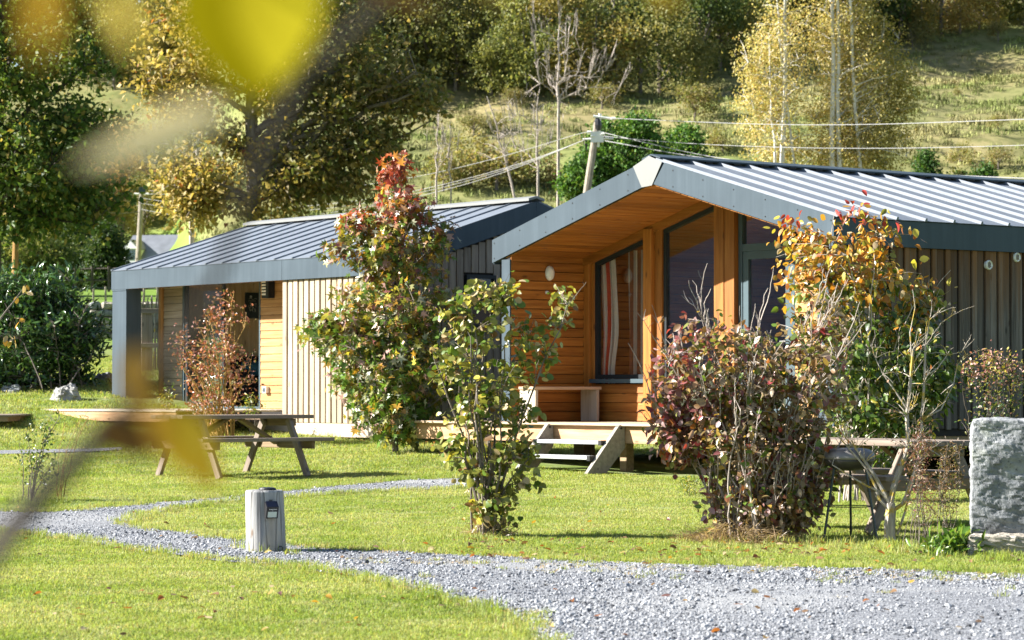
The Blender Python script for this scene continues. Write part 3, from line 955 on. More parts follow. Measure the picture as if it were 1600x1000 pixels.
# deck
dk0, dk1 = -1.72, 6.6
m = MB()
m.box((dk0 + .06, -.045, TOP - .245), (dk1, -.012 - .004, TOP - .035))
deckR = m.build('deck', MT['fascia_wood'], cabR)
m = MB(); m.box((dk0 + .06, -.011, TOP - .245), (dk0 + .10, 1.2, TOP - .035)); m.build('deck_fascia', MT['fascia_wood'], deckR)
for k in range(10):
    board('deck_board', deckR, ((dk0 + dk1) / 2, -.035 + k * .1305 - .02, TOP - .018), (1, 0, 0), (0, 1, 0), (dk1 - dk0, .1265, .030), MT['deck'] if k else MT['deck'], ch=.004)
for s_ in (-1.4, .4, 2.4, 4.4, 6.0):
    p = np.array([*OR, 0]) + E1 * s_ + E2 * .25
    gz = float(ground(p[0], p[1]))
    m = MB(); m.box((s_ - .06, .2, gz - .05), (s_ + .06, .32, TOP - .036)); m.build('deck_post', MT['table_brown'], deckR)
for s_, t_ in ((.3, 1.3), (.3, 5), (.3, 8.7), (6.1, 1.0), (6.1, 3.0), (6.1, 5.0), (6.1, 7.0), (6.1, 8.7)):
    p = np.array([*OR, 0]) + E1 * s_ + E2 * t_
    gz = float(ground(p[0], p[1]))
    m = MB(); m.box((s_ - .1, t_ - .1, min(gz, .5) - .3), (s_ + .1, t_ + .1, .599)); m.build('footing', MT['grey_clad'], cabR)
# bulkhead lamp, vents
m = MB()
m.lathe([(.02, 0), (.062, .002), (.066, .02), (.060, .05), (.04, .07), (.012, .078)], 20)
lp = m.build('wall_lamp', MT['white'], cabR, True)
lp.scale = (1.5, 1, 1)
lp.rotation_euler = (0, math.radians(90), 0); lp.location = (.368, .64, zR(427, .36, .64))
m = MB(); m.lathe([(.022, 0), (.022, .03), (.01, .045)], 10); o = m.build('door_bell', MT['white'], cabR)
o.rotation_euler = (0, math.radians(90), 0); o.location = (.368, .60, zR(457, .36, .6))
for px, py in ((1545, 414), (1589, 402)):
    k_ = (px - 800) / F; t_ = ((OR[0] + E1[0] * 6.31) - k_ * (OR[1] + E1[1] * 6.31)) / (k_ * E2[1] - E2[0])
    m = MB(); m.lathe([(.058, -.02), (.058, .01), (.050, .022), (.046, .012), (.02, .010)], 20)
    o = m.build('vent_cover', MT['white'], cabR, False)
    mm = MB(); mm.box((-.04, -.004, .013), (.04, .004, .02)); mm.box((-.03, .016, .013), (.03, .022, .02)); mm.box((-.03, -.022, .013), (.03, -.016, .02))
    mm.build('grille', MT['grey_clad'], o)
    o.rotation_euler = (0, math.radians(90), 0); o.location = (6.312, t_, zR(py, 6.31, t_))

# steps up to the deck
s0, s1 = 1.31, 2.71
root = np.array([*OR, 0]) + E1 * ((s0 + s1) / 2) - E2 * .3
gz = float(ground(root[0], root[1]))
steps = thing('deck_steps', 'two pale treads between slanted timber stringers below the right deck', 'steps', (*OR, 0), ROT)
for s_ in (s0, s1):
    m = MB()
    m.prism([(-.06, TOP - .02), (-.06, TOP - .30), (-.36, gz - .01), (-.66, gz - .01), (-.145, TOP - .02)], ts, s_ - .03, s_ + .03)
    o = m.build('stringer', MT['stepwood'], steps)
    m = MB(); m.lathe([(.016, 0), (.012, .01)], 8); b_ = m.build('bolt', MT['frame'], o); b_.rotation_euler = (0, math.radians(90), 0); b_.location = (s_ + .031, -.12, TOP - .06)
for k, (t_, z_) in enumerate(((-.26, TOP - .235), (-.44, TOP - .42))):
    board('tread', steps, ((s0 + s1) / 2, t_, z_), (1, 0, 0), (0, 1, 0), (s1 - s0 - .07, .24, .045), MT['steptread'], ch=.006)
    for s_ in (s0 + .06, s1 - .06):
        m = MB(); m.box((s_ - .03, t_ - .13, z_ - .035), (s_ + .03, t_ + .1, z_ + .027)); m.build('bracket', MT['black'], steps)

# bench on the right deck
bench = thing('porch_bench', 'plain plank bench with slab legs in the porch of the right cabin', 'bench', tuple(np.array([*OR, TOP]) + E1 * .66 + E2 * .6), ROT)
board('seat', bench, (0, 0, .432), (0, 1, 0), (1, 0, 0), (1.12, .34, .04), MT['deck'])
for y_ in (-.52, .50):
    board('leg', bench, (0, y_, .206), (0, 0, 1), (1, 0, 0), (.41, .33, .045), MT['deck_pale'])

# curtains behind the left window
def M_curtain(name, stops):
    q = NT(name)
    sx = q.n('SeparateXYZ'); q.l(q.coord('UV'), sx.inputs[0])
    c = q.ramp(sx.outputs[0], stops, 'CONSTANT')
    q.l(c, q.b.inputs['Base Color']); q.b.inputs['Roughness'].default_value = .9
    tr = q.n('BsdfTranslucent'); q.l(c, tr.inputs[0]); mx = q.n('MixShader'); mx.inputs[0].default_value = .25
    q.l(q.b.outputs[0], mx.inputs[1]); q.l(tr.outputs[0], mx.inputs[2]); q.l(mx.outputs[0], q.out.inputs[0])
    return q.m
def curtain(label, a, b, t, z0, z1, stops, waves, swing, group=None):
    n, k = 72, 14
    V, Fc, UV = [], [], []
    for j in range(k + 1):
        v = j / k
        pinch = 1 - .25 * math.exp(-((v - .28) / .16) ** 2) if swing else 1
        for i in range(n + 1):
            u = i / n
            s_ = a + (b - a) * u * pinch + (.06 * math.sin(v * 3) if swing else 0)
            V.append((s_, t + .035 * math.sin(u * waves * 6.283 + .4 * math.sin(v * 5)), z0 + (z1 - z0) * v)); UV.append((u, v))
    for j in range(k):
        for i in range(n):
            q = j * (n + 1) + i
            Fc.append((q, q + 1, q + n + 2, q + n + 1))
    ctr = np.array([*OR, 0]) + E1 * a + E2 * t
    me = bpy.data.meshes.new('curtain')
    me.from_pydata([(x_ - a, y_ - t, z_) for x_, y_, z_ in V], [], Fc)
    uv = me.uv_layers.new(name='UVMap')
    for l_ in me.loops: uv.data[l_.index].uv = UV[l_.vertex_index]
    me.materials.append(M_curtain('striped_cloth', stops))
    me.polygons.foreach_set('use_smooth', [True] * len(Fc))
    o = link(bpy.data.objects.new('curtain', me))
    o.location = (float(ctr[0]), float(ctr[1]), 0); o.rotation_euler = (0, 0, ROT)
    return tag(o, label, 'curtain', group)
wht, red, gry, brn = (.88, .85, .80), (.66, .05, .03), (.46, .44, .42), (.22, .08, .05)
tc = TF + .17
curtain('white curtain with broad red stripe at the left edge of the porch window', sR(938, tc), sR(962, tc), tc, TOP + .12, zu(1.0) - .2,
        [(0, wht), (.18, red), (.20, wht), (.28, red), (.62, wht), (.70, gry), (.74, wht)], 4, True)
curtain('grey and brown striped curtain at the right of the porch window', sR(983, tc), sR(1012, tc), tc, TOP + .12, zu(1.4) - .22,
        [(0, gry), (.12, brn), (.34, gry), (.40, (.8, .78, .72)), (.52, brn), (.62, gry), (.9, wht)], 5, False)

# ------------------------------------------------------------------ left cabin (long side towards the viewer)
OL = (-6.59, 45.3)
LL, DL, MIDL = 7.86, 5.38, 2.69
def zul(t): return 2.89 + .84 * (1 - abs(t - MIDL) / MIDL)
def sL(px, t):
    k = (px - 800) / F
    return (k * (OL[1] + E2[1] * t) - OL[0] - E2[0] * t) / (E1[0] - E1[1] * k)
def zL(py, s, t):
    p = np.array([*OL, 0]) + E1 * s + E2 * t
    d = ray(800, py)
    return CZ + d[2] / d[1] * p[1]
FL = .94                                            # deck and floor level
cabL = thing('timber_cabin', 'left hand timber cabin with corner terrace and dark seamed metal roof', 'cabin', (*OL, 0), ROT)
m = MB()
m.prism([(.012, 2.90), (.012, 3.18), (MIDL, 4.02), (DL - .012, 3.18), (DL - .012, 2.90), (MIDL, 3.74)], ts, .014, LL - .014)
roofL = m.build('roof', MT['steel'], cabL)
roof_panels(roofL, .4905, 16, .006, -.006, MIDL, 3.187, 4.027, False, 's', MT['steel_roof'], .027)
roof_panels(roofL, .4905, 16, .006, DL + .006, MIDL, 3.187, 4.027, False, 's', MT['steel_roof'], .027)
m = MB()
m.prism([(MIDL - .15, 4.036), (MIDL - .15, 4.075), (MIDL, 4.115), (MIDL + .15, 4.075), (MIDL + .15, 4.036), (MIDL, 4.08)], ts, -.01, LL + .01)
m.build('ridge_cap', MT['steel_pale'], roofL)
sj = [0, sL(300, 0), sL(441, 0), 6.5, LL]
for i in range(4):
    m = MB(); m.box((sj[i] + .0015, -.012 - .002 * (i % 2), 2.885), (sj[i + 1] - .0015, .011, 3.185)); m.build('eave_fascia', MT['steel'], roofL)
m = MB(); m.box((0, DL - .011, 2.885), (LL, DL + .01, 3.185)); m.build('eave_fascia', MT['steel'], roofL)
for t0, t1 in ((.013, MIDL - .002), (MIDL + .002, DL - .013)):
    for s_ in (0, LL - .013):
        m = MB(); m.prism([(t0, zul(t0)), (t1, zul(t1)), (t1, zul(t1) + .302), (t0, zul(t0) + .302)], ts, s_, s_ + .013)
        m.build('fascia', MT['steel'], roofL)
# front wall with vertical battens
b0 = sL(441, 0.03)
m = MB(); m.box((b0, .075, .58), (LL - .12, .20, 2.95)); fw = m.build('front_wall', MT['dark'], cabL)
k = 0; s_ = b0
zb = zL(660.5, b0 + .5, .04)
while s_ < LL - .2:
    w_ = .114
    board('wall_board', fw, (s_ + w_ / 2, .052 + .006 * (k % 2), (zb + 2.886) / 2), (0, 0, 1), (1, 0, 0), (2.886 - zb, w_, .042), MT['siding'], ch=.006)
    s_ += .146; k += 1
plank('plinth_board', fw, (b0 - 1.2, .05, zb - .102), (LL - .12, .05, zb - .102), (0, 0, 1), .196, .035, MT['plinth'])
# right end wall
m = MB(); m.prism([(.21, .5), (.21, 2.93), (MIDL, zul(MIDL) - .02), (DL - .1, 2.9), (DL - .1, .5)], ts, LL - .26, LL - .13)
ew = m.build('end_wall', MT['dark'], cabL)
t = .08; k = 0
tw0, tw1 = 1.46, 2.0
zw0, zw1 = zL(512, LL, 1.6), zL(429, LL, 1.6)
while t < DL - .2:
    w_ = .118
    tm = t + w_ / 2
    if tw0 - .02 < tm < tw1 + .02:
        segs = ((.62, zw0 - .03), (zw1 + .03, zul(t) - .02 if t < MIDL else zul(t + w_) - .02))
    else:
        segs = ((.62, min(zul(t), zul(t + w_)) - .01),)
    for z0, z1 in segs:
        board('wall_board', ew, (LL - .112, tm, (z0 + z1) / 2), (0, 0, 1), (0, 1, 0), (z1 - z0, w_, .028 + .01 * (k % 2)), MT['grey_clad'], ch=.004)
    t += .135; k += 1
m = MB(); m.ring([(tw0, zw0), (tw1, zw0), (tw1, zw1), (tw0, zw1)], [(tw0 + .05, zw0 + .05), (tw1 - .05, zw0 + .05), (tw1 - .05, zw1 - .05), (tw0 + .05, zw1 - .05)], ts, LL - .13, LL - .07)
wf = m.build('window', MT['frame'], cabL)
m = MB(); m.prism([(tw0 + .05, zw0 + .05), (tw1 - .05, zw0 + .05), (tw1 - .05, zw1 - .05), (tw0 + .05, zw1 - .05)], ts, LL - .112, LL - .104); m.build('pane', MT['glass'], wf)
# corner pillar of the terrace
m = MB(); m.box((.02, .0, FL + .002), (.47, .28, 2.93)); m.box((.012, -.008, 2.86), (.478, .288, 2.884)); m.build('pillar', MT['steel'], cabL)
# recessed terrace front
RL = .70
x250, x257, x283, x345, x405 = .37, .43, sL(283, RL), sL(345, RL), sL(405, RL)
m = MB(); m.box((x250 + .01, RL + .05, FL - .3), (x283, RL + .14, zul(RL) - .01)); rw = m.build('recess_wall', MT['dark'], cabL)
m = MB(); m.box((x405, RL + .05, FL - .3), (b0, RL + .14, zul(RL) - .01)); rw2 = m.build('recess_wall', MT['dark'], cabL)
zz = zul(RL) - .02
board('corner_board', rw, (x250 + .03, RL + .0, (FL + zz) / 2), (0, 0, 1), (1, 0, 0), (zz - FL, .075, .06), MT['larch_pale'])
board('corner_board', rw, (x250 - .02, RL + .06, (FL + zz) / 2), (0, 0, 1), (0, 1, 0), (zz - FL, .1, .03), MT['larch_pale'])
for k in range(17):
    z0 = FL + .004 + k * .122; h = min(.116, zz - z0)
    if h < .03: break
    board('wall_board', rw, ((x250 + .075 + x283) / 2, RL + .03, z0 + h / 2), (1, 0, 0), (0, .09, 1), (x283 - x250 - .08, h, .018), MT['siding'], ch=.003)
    board('wall_board', rw2, ((x405 + b0) / 2, RL + .03, z0 + h / 2), (1, 0, 0), (0, .09, 1), (b0 - x405 - .006, h, .018), MT['larch_pale'], ch=.003)
m = MB(); m.box((b0, .202, FL - .3), (b0 + .12, RL + .14, zul(.3) - .01)); m.build('return_wall', MT['grey_clad'], cabL)
# sliding glazed door: frame, one leaf, open half
fr = MB()
fr.ring([(x283 + .004, FL), (x405 - .004, FL), (x405 - .004, zz), (x283 + .004, zz)], [(x283 + .05, FL + .04), (x405 - .04, FL + .04), (x405 - .04, zz - .10), (x283 + .05, zz - .10)], st, RL + .02, RL + .11)
sd = fr.build('sliding_door_frame', MT['frame_blue'], cabL)
for a_, b_, tt in ((x283 + .05, x345, RL + .07), (x283 + .10, x345 + .06, RL + .035)):
    fr = MB()
    fr.ring([(a_, FL + .04), (b_, FL + .04), (b_, zz - .10), (a_, zz - .10)], [(a_ + .06, FL + .10), (b_ - .06, FL + .10), (b_ - .06, zz - .16), (a_ + .06, zz - .16)], st, tt - .015, tt + .015)
    dl = fr.build('sliding_door', MT['frame'], cabL)
    fr = MB(); fr.prism([(a_ + .06, FL + .10), (b_ - .06, FL + .10), (b_ - .06, zz - .16), (a_ + .06, zz - .16)], st, tt - .003, tt + .003)
    fr.build('pane', MT['glass'], dl)
# room
m = MB(); m.box((x250 + .02, RL + .15, FL - .3), (LL - .27, 5.2, FL - .004)); m.build('floor', MT['deck'], cabL)
m = MB(); m.prism([(RL + .15, FL - .3), (RL + .15, zul(RL) - .02), (MIDL, zul(MIDL) - .02), (5.2, zul(5.2) - .02), (5.2, FL - .3)], ts, x250 + .012, x250 + .1); pw = m.build('left_wall', MT['dark'], cabL)
SI = x250 + .12                                   # indoor face of the left wall, boarded upright
t = RL + .16
while t < 5.0:
    zt_ = min(zul(t), zul(t + .12)) - .03
    board('wall_board', pw, (SI, t + .06, (FL + zt_) / 2), (0, 0, 1), (0, 1, 0), (zt_ - FL, .119, .018), MT['pine'], ch=.003)
    t += .1215
m = MB(); m.box((x250 + .02, 5.2, FL - .3), (.9, 5.28, zul(5.25) - .01)); m.box((4.6, 5.2, FL - .3), (LL - .27, 5.28, zul(5.25) - .01)); m.box((.9, 5.2, FL - .3), (4.6, 5.28, FL + .1)); m.build('rear_wall', MT['grey_clad'], cabL)
fr = MB(); fr.ring([(.903, FL + .103), (4.597, FL + .103), (4.597, zul(5.2) - .02), (.903, zul(5.2) - .02)], [(.96, FL + .16), (4.54, FL + .16), (4.54, zul(5.2) - .08), (.96, zul(5.2) - .08)], st, 5.21, 5.27)  # unseen rear window, added to let more light into the room
added_rear_win = fr.build('window', MT['frame'], cabL)
fr = MB(); fr.prism([(.96, FL + .16), (4.54, FL + .16), (4.54, zul(5.2) - .08), (.96, zul(5.2) - .08)], st, 5.236, 5.242); fr.build('pane', MT['glass'], added_rear_win)
# eave soffit boards of the terrace
for k in range(5):
    t0 = .03 + k * .135
    plank('soffit_board', roofL, (.03, t0 + .065, zul(t0 + .065) - .011), (b0 - .01, t0 + .065, zul(t0 + .065) - .011), (0, 1, .84 / MIDL), .13, .016, MT['larch'], ch=.003)
# terrace deck
tF = -1.75
dx0, dx1 = sL(20, tF), b0 - .08
m = MB()
m.box((dx0 + .03, tF, FL - .175), (dx1 - .02, tF + .04, FL - .032))
m.box((dx0 + .03, tF + .041, FL - .175), (dx0 + .07, RL + .1, FL - .032))
dkL = m.build('deck', MT['fascia_wood'], cabL)
for k in range(18):
    board('deck_board', dkL, ((dx0 + dx1) / 2, tF - .02 + .065 + k * .134, FL - .016), (1, 0, 0), (0, 1, 0), (dx1 - dx0, .128, .028), MT['deck_pale'], ch=.003)
for s_, t_ in ((dx0 + .25, tF + .3), (dx0 + 1.6, tF + .3), (2.4, tF + .3), (dx1 - .3, tF + .3), (dx0 + .25, .2)):
    p = np.array([*OL, 0]) + E1 * s_ + E2 * t_; gz = float(ground(p[0], p[1]))
    m = MB(); m.box((s_ - .07, t_ - .07, gz - .1), (s_ + .07, t_ + .07, FL - .176)); m.build('deck_post', MT['table_brown'], dkL)
for s_ in (.6, 2.5, 4.5, 6.5, 7.5):
    for t_ in (.3, 5.0):
        p = np.array([*OL, 0]) + E1 * s_ + E2 * t_; gz = float(ground(p[0], p[1]))
        m = MB(); m.box((s_ - .1, t_ - .1, min(gz, .3) - .2), (s_ + .1, t_ + .1, FL - .301)); m.build('footing', MT['grey_clad'], cabL)
# louvred lamp and switch beside the door
lx = sL(422, RL); m = MB(); m.box((lx - .09, RL - .10, zL(466, lx, RL)), (lx + .10, RL + .018, zL(436, lx, RL))); lamp = m.build('wall_lamp', MT['frame'], cabL)
m = MB()
za, zb2 = zL(462, lx, RL), zL(438, lx, RL)
for k in range(5):
    z0 = za + (zb2 - za) * (k + .15) / 5; m.box((lx - .085, RL - .106, z0), (lx + .03, RL - .1005, z0 + (zb2 - za) * .11))
m.build('louvre', MT['white'], lamp)
sx_ = sL(416, RL); zs = zL(609, sx_, RL)
m = MB(); m.box((sx_ - .05, RL - .04, zs - .05), (sx_ + .05, RL + .018, zs + .05)); o = m.build('socket_box', MT['white'], cabL)
m = MB(); m.box((sx_ - .035, RL - .046, zs - .035), (sx_ + .03, RL - .041, zs + .03)); m.build('flap', MT['steel'], o)

# things inside the left cabin
def wpL(s, t, z): return np.array([*OL, 0]) + E1 * s + E2 * t + np.array([0, 0, z])
def tLw(px, s_):
    k = (px - 800) / F
    return (OL[0] + E1[0] * s_ - k * (OL[1] + E1[1] * s_)) / (k * E2[1] - E2[0])
SP = SI + .024
pt0, pt1 = tLw(383, SP), tLw(404, SP); pz0, pz1 = zL(497, SP, pt0), zL(457, SP, pt0)
o = thing('wall_picture', 'black framed picture with pale chalk figure on the pale boarded wall indoors', 'picture', tuple(wpL(SP, (pt0 + pt1) / 2, pz0)), ROT + math.pi / 2)
hw, hh = (pt1 - pt0) / 2, pz1 - pz0
m = MB(); m.box((-hw, 0, 0), (hw, .02, hh)); m.build('panel', MT['black'], o)
m = MB(); m.box((-hw - .012, -.01, -.014), (hw + .012, .022, -.002)); m.build('ledge', MT['deck'], o)
m = MB()
cx_, cz_ = -.18 * hw, hh * .84
for a0 in range(14):
    th = a0 / 14 * 6.283
    m.add([(cx_, -.003, cz_), (cx_ + .13 * hw * 2 * math.cos(th) * .7, -.003, cz_ + .05 * hh * math.sin(th)), (cx_ + .13 * hw * 2 * math.cos(th + .449) * .7, -.003, cz_ + .05 * hh * math.sin(th + .449))], [(0, 2, 1), ])
r_ = random.Random(4)
for k in range(10): 
    x_ = -.45 * hw + k * .12 * hw; z_ = hh * (.74 + .02 * math.sin(k)); m.box((x_, -.004, z_), (x_ + .06 * hw, -.002, z_ + .025 * hh))
for k in range(9):
    x_ = -.5 * hw + k * .125 * hw; m.box((x_, -.004, hh * .66), (x_ + .05 * hw, -.002, hh * .69))
for k in range(26):
    u = r_.random(); z_ = hh * r_.uniform(.24, .58); x_ = (-.55 + 1.2 * u) * hw
    m.box((x_, -.004, z_), (x_ + .05 * hw, -.002, z_ + .07 * hh))
m.build('chalk_drawing', M_plain('chalk', (.55, .52, .45), .9, .1), o)
sofa_m = M_plain('dark_grey_upholstery', (.035, .033, .035), .95, .1, 0, .2, 12)
o = thing('sofa', 'dark grey sofa inside the left cabin', 'sofa', tuple(wpL(SI + .50, 2.75, FL)), ROT + math.pi / 2)
def soft(mb, a, b, name, mat, parent, bev=.05):
    bm = bmesh.new(); bmesh.ops.create_cube(bm, size=1)
    for v in bm.verts: v.co = Vector([a[i] + (b[i] - a[i]) * (v.co[i] + .5) for i in range(3)])
    bmesh.ops.bevel(bm, geom=bm.edges[:], offset=bev, segments=3, affect='EDGES')
    me = bpy.data.meshes.new(name); bm.to_mesh(me); bm.free(); me.materials.append(mat)
    me.polygons.foreach_set('use_smooth', [True] * len(me.polygons))
    return link(bpy.data.objects.new(name, me), parent)
soft(None, (-.9, -.40, .06), (.9, .38, .36), 'base', sofa_m, o)
soft(None, (-.88, -.42, .365), (-.01, .22, .50), 'cushion', sofa_m, o)
soft(None, (.01, -.42, .365), (.88, .22, .50), 'cushion', sofa_m, o)
soft(None, (-.9, .2, .37), (.9, .42, .86), 'backrest', sofa_m, o)
soft(None, (-1.08, -.4, .06), (-.905, .42, .64), 'armrest', sofa_m, o)
soft(None, (.905, -.4, .06), (1.08, .42, .64), 'armrest', sofa_m, o)
pl = soft(None, (-.2, -.06, -.14), (.2, .06, .14), 'pillow', M_plain('teal_cloth', (.06, .17, .22), .9, .1), None, .055)
pl.location = tuple(wpL(SI + .52, 2.1, FL + .66)); pl.rotation_euler = (-.5, .1, ROT + math.pi / 2 - .3)
tag(pl, 'teal blue pillow leaning on the dark sofa', 'pillow')
# ------------------------------------------------------------------ picnic tables
def picnic_table(label, c, rz, mat, mat2, L=1.85, Wt=.74, H=.745, group=None):
    gz = float(ground(c[0], c[1]))
    o = thing('picnic_table', label, 'picnic table', (c[0], c[1], gz), rz, group)
    nb = 5
    bw = Wt / nb
    for k in range(nb):
        board('tabletop_board', o, (0, -Wt / 2 + bw * (k + .5), H - .0225), (1, 0, 0), (0, 1, 0), (L, bw - .007, .045), mat, ch=.005)
    for sg in (-1, 1):
        for k in range(2):
            board('bench_board', o, (0, sg * (.62 + k * .135), .455), (1, 0, 0), (0, 1, 0), (L, .128, .042), mat, ch=.005)
    for ex in (-1, 1):
        x = ex * (L / 2 - .26)
        board('crossbeam', o, (x, 0, .388), (0, 1, 0), (0, 0, 1), (1.50, .092, .045), mat2, ch=.005)
        board('top_batten', o, (x, 0, H - .09), (0, 1, 0), (0, 0, 1), (.68, .085, .045), mat2, ch=.005)
        for sg in (-1, 1):
            p0 = np.array([x - ex * .047, sg * .70, .0]); p1 = np.array([x - ex * .047, sg * .27, H - .05])
            plank('leg', o, p0, p1, (0, 1, .6), .098, .045, mat, ch=.005)
        plank('brace', o, (ex * (L / 2 - .30), 0, .40), (ex * .10, 0, H - .05), (0, 1, 0), .09, .045, mat2, ch=.005)
        m = MB()
        for sg in (-1, 1):
            for yy, z_ in ((.51, .388), (.30, H - .09)):
                m.tube([(x + ex * .022, sg * yy, z_), (x + ex * .032, sg * yy, z_)], .014, 6)
        m.build('bolt', MT['black'], o)
    return o
R2 = math.atan2(E2[1], E2[0])
picnic_table('weathered picnic table in front of the left cabin terrace', (-3.36, 33.15), R2, MT['table'], MT['table_brown'])
picnic_table('bleached picnic table behind the kettle barbecue and the little bare tree', (3.02, 22.9), ROT, MT['table'], MT['table_brown'])
# end of a low timber platform at the left edge of the lawn
pe = at(18, 648, 41.2)
gz = float(ground(pe[0] - 1.2, 42.0))
pf = thing('timber_platform', 'low flat timber platform reaching in at the left edge of the lawn', 'platform', (pe[0], 41.2, gz))
for k in range(14):
    board('deck_board', pf, (-1.6, .065 + k * .134, pe[2] - gz - .015), (1, 0, 0), (0, 1, 0), (3.2, .128, .028), MT['table'], ch=.003)
m = MB(); m.box((-3.15, .02, pe[2] - gz - .10), (-.06, .06, pe[2] - gz - .031)); m.box((-3.15, 1.7, pe[2] - gz - .10), (-.06, 1.74, pe[2] - gz - .031)); m.box((-.10, .061, pe[2] - gz - .10), (-.06, 1.699, pe[2] - gz - .031)); m.build('frame', MT['table_brown'], pf)
for x_ in (-2.9, -1.6, -.4):
    for y_ in (.15, 1.6):
        g2 = float(ground(pe[0] + x_, 41.2 + y_)) - gz
        m = MB(); m.box((x_ - .05, y_ - .05, g2 - .05), (x_ + .05, y_ + .05, pe[2] - gz - .032)); m.build('post', MT['table_brown'], pf)
# ------------------------------------------------------------------ log post with solar lamp
lc = hit(415, 863)
gz = float(ground(lc[0], lc[1]))
def M_log():
    q = NT('stripped_log_wood')
    co = q.coord()
    g = q.noise(q.mapping(co, (16, 16, .9)), 1, 7, .62, .6)
    c = q.ramp(g, [(.30, (.09, .09, .092)), (.45, (.22, .222, .226)), (.66, (.42, .415, .40))])
    b = q.noise(q.mapping(co, (5, 5, 2)), 1, 4)
    c = q.mix(q.ramp(b, [(.5, (0, 0, 0)), (.7, (.8, .8, .8))]), c, (.40, .35, .27))
    k = q.noise(q.mapping(co, (14, 14, 7)), 1, 2)
    c = q.mix(q.ramp(k, [(.68, (0, 0, 0)), (.76, (.8, .8, .8))]), c, (.14, .085, .05))
    cr = q.noise(q.mapping(co, (9, 9, .35)), 1, 2, .4, .3)
    crm = q.ramp(cr, [(.480, (0, 0, 0)), (.5, (1, 1, 1)), (.520, (0, 0, 0))])
    c = q.mix(q.math('MULTIPLY', crm, .7), c, (.05, .045, .04))
    q.l(c, q.b.inputs['Base Color']); q.b.inputs['Roughness'].default_value = .8; q.b.inputs['Specular IOR Level'].default_value = .2
    q.bump(q.math('SUBTRACT', g, crm), .5, .008)
    return q.m
log = thing('log_post', 'short thick grey log post with solar lamp beside the gravel path', 'post', (lc[0], lc[1], gz))
m = MB()
n = 40
HL = .455
vs_ = []
for j, z in enumerate((-.03, .03, .12, .22, .32, .40, HL - .012, HL)):
    for i in range(n):
        th = i / n * 6.283
        r = .139 + .008 * (1 - z / HL) * (1 if z > .02 else .3) + .0025 * math.sin(3 * th + 1 + z * 3) + .0012 * math.sin(7 * th + z * 9)
        if z >= HL - .001: r -= .008
        vs_.append((r * math.cos(th) + .012 * (z / HL - .5) * 0 - .01 * z / HL, r * math.sin(th), z))
fs_ = [(j * n + i, j * n + (i + 1) % n, (j + 1) * n + (i + 1) % n, (j + 1) * n + i) for j in range(7) for i in range(n)] + [tuple(7 * n + i for i in range(n))]
m.add(vs_, fs_)
m.build('log', M_log(), log, False)
m = MB(); m.lathe([(.062, HL), (.066, HL + .006), (.058, HL + .018), (.03, HL + .022)], 20, (.015, -.02)); m.build('solar_disc', MT['black'], log)
# lamp on the right front flank: wedge body, glossy top panel, window
lpn = bpy.data.objects.new('solar_lamp', None)
m = MB()
prof = [(0, .0), (0, .118), (-.012, .122), (-.052, .082), (-.052, .078), (-.028, .0)]       # (y out, z)
m.prism(prof, lambda p, q, w: (w, p, q), -.046, .046)
sl = m.build('solar_lamp', MT['black'], log)
sl.rotation_euler = (0, 0, math.radians(24)); sl.location = (.047, -.142 + .012, .255)
m = MB(); m.prism([(-.013, .1235), (-.0515, .084), (-.0520, .0848), (-.0135, .1243)], lambda p, q, w: (w, p, q), -.040, .040); m.build('solar_panel', M_plain('solar_cell', (.012, .014, .03), .12, .6, 0, .1), sl)
m = MB()
def onf(u, v, d): 
    f = 1 - v; return (u, -.052 + .024 * f - d, .078 - .078 * f)
m.add([onf(-.034, .10, .0015), onf(.034, .10, .0015), onf(.034, .62, .0015), onf(-.034, .62, .0015)], [(0, 1, 2, 3)])
m.build('lamp_window', M_plain('lamp_diffuser', (.50, .56, .50), .3, .5, 0, .04), sl)
m = MB()
for k in range(7):
    u = -.026 + k * .0085; m.add([onf(u, .80, .0012), onf(u + .006, .80, .0012), onf(u + .006, .87, .0012), onf(u, .87, .0012)], [(0, 1, 2, 3)])
m.add([onf(-.004, .68, .0012), onf(.004, .68, .0012), onf(.004, .73, .0012), onf(-.004, .73, .0012)], [(0, 1, 2, 3)])
m.build('printing', MT['white'], sl)
m = MB(); m.box((-.012, -.006, .118), (.012, 0, .134)); m.build('hanger', MT['black'], sl)
m = MB()
for i in range(12):
    a0, a1 = i / 12 * 6.283, (i + 1) / 12 * 6.283
    m.tube([(.118 + .018 * math.cos(a0), -.105, .03 + .02 * math.sin(a0)), (.118 + .018 * math.cos(a1), -.105, .03 + .02 * math.sin(a1))], .004, 5)
m.build('iron_ring', MT['black'], log)

# ------------------------------------------------------------------ kettle barbecue
bc = hit(1325, 848); bz = float(ground(bc[0], bc[1]))
bbq = thing('barbecue', 'round charcoal barbecue on three thin dark legs in front of the picnic table', 'barbecue', (2.62, 21.4, float(ground(2.62, 21.4))))
mb_ = M_plain('greasy_dark_steel', (.05, .047, .045), .45, .5, .3, .25, 9)
ml = M_plain('dusty_grey_lid', (.20, .19, .185), .5, .5, .3, .2, 7)
m = MB(); m.lathe([(.02, .555), (.10, .56), (.155, .585), (.19, .625), (.194, .65), (.185, .65), (.15, .60), (.02, .575)], 32); m.build('bowl', mb_, bbq, True)
m = MB(); m.lathe([(.198, .645), (.200, .662), (.190, .70), (.155, .722), (.10, .732), (.03, .735)], 32); m.build('lid', ml, bbq, True)
m = MB(); m.tube([(-.03, 0, .733), (-.03, 0, .755), (.03, 0, .755), (.03, 0, .733)], .007, 6); m.build('handle', MT['black'], bbq)
for a in (math.radians(200), math.radians(335), math.radians(80)):
    m = MB(); m.tube([(.13 * math.cos(a), .13 * math.sin(a), .585), (.225 * math.cos(a), .225 * math.sin(a), 0)], .010, 6); m.build('leg', M_plain('dark_tube', (.03, .04, .045), .4, .5, .4), bbq)
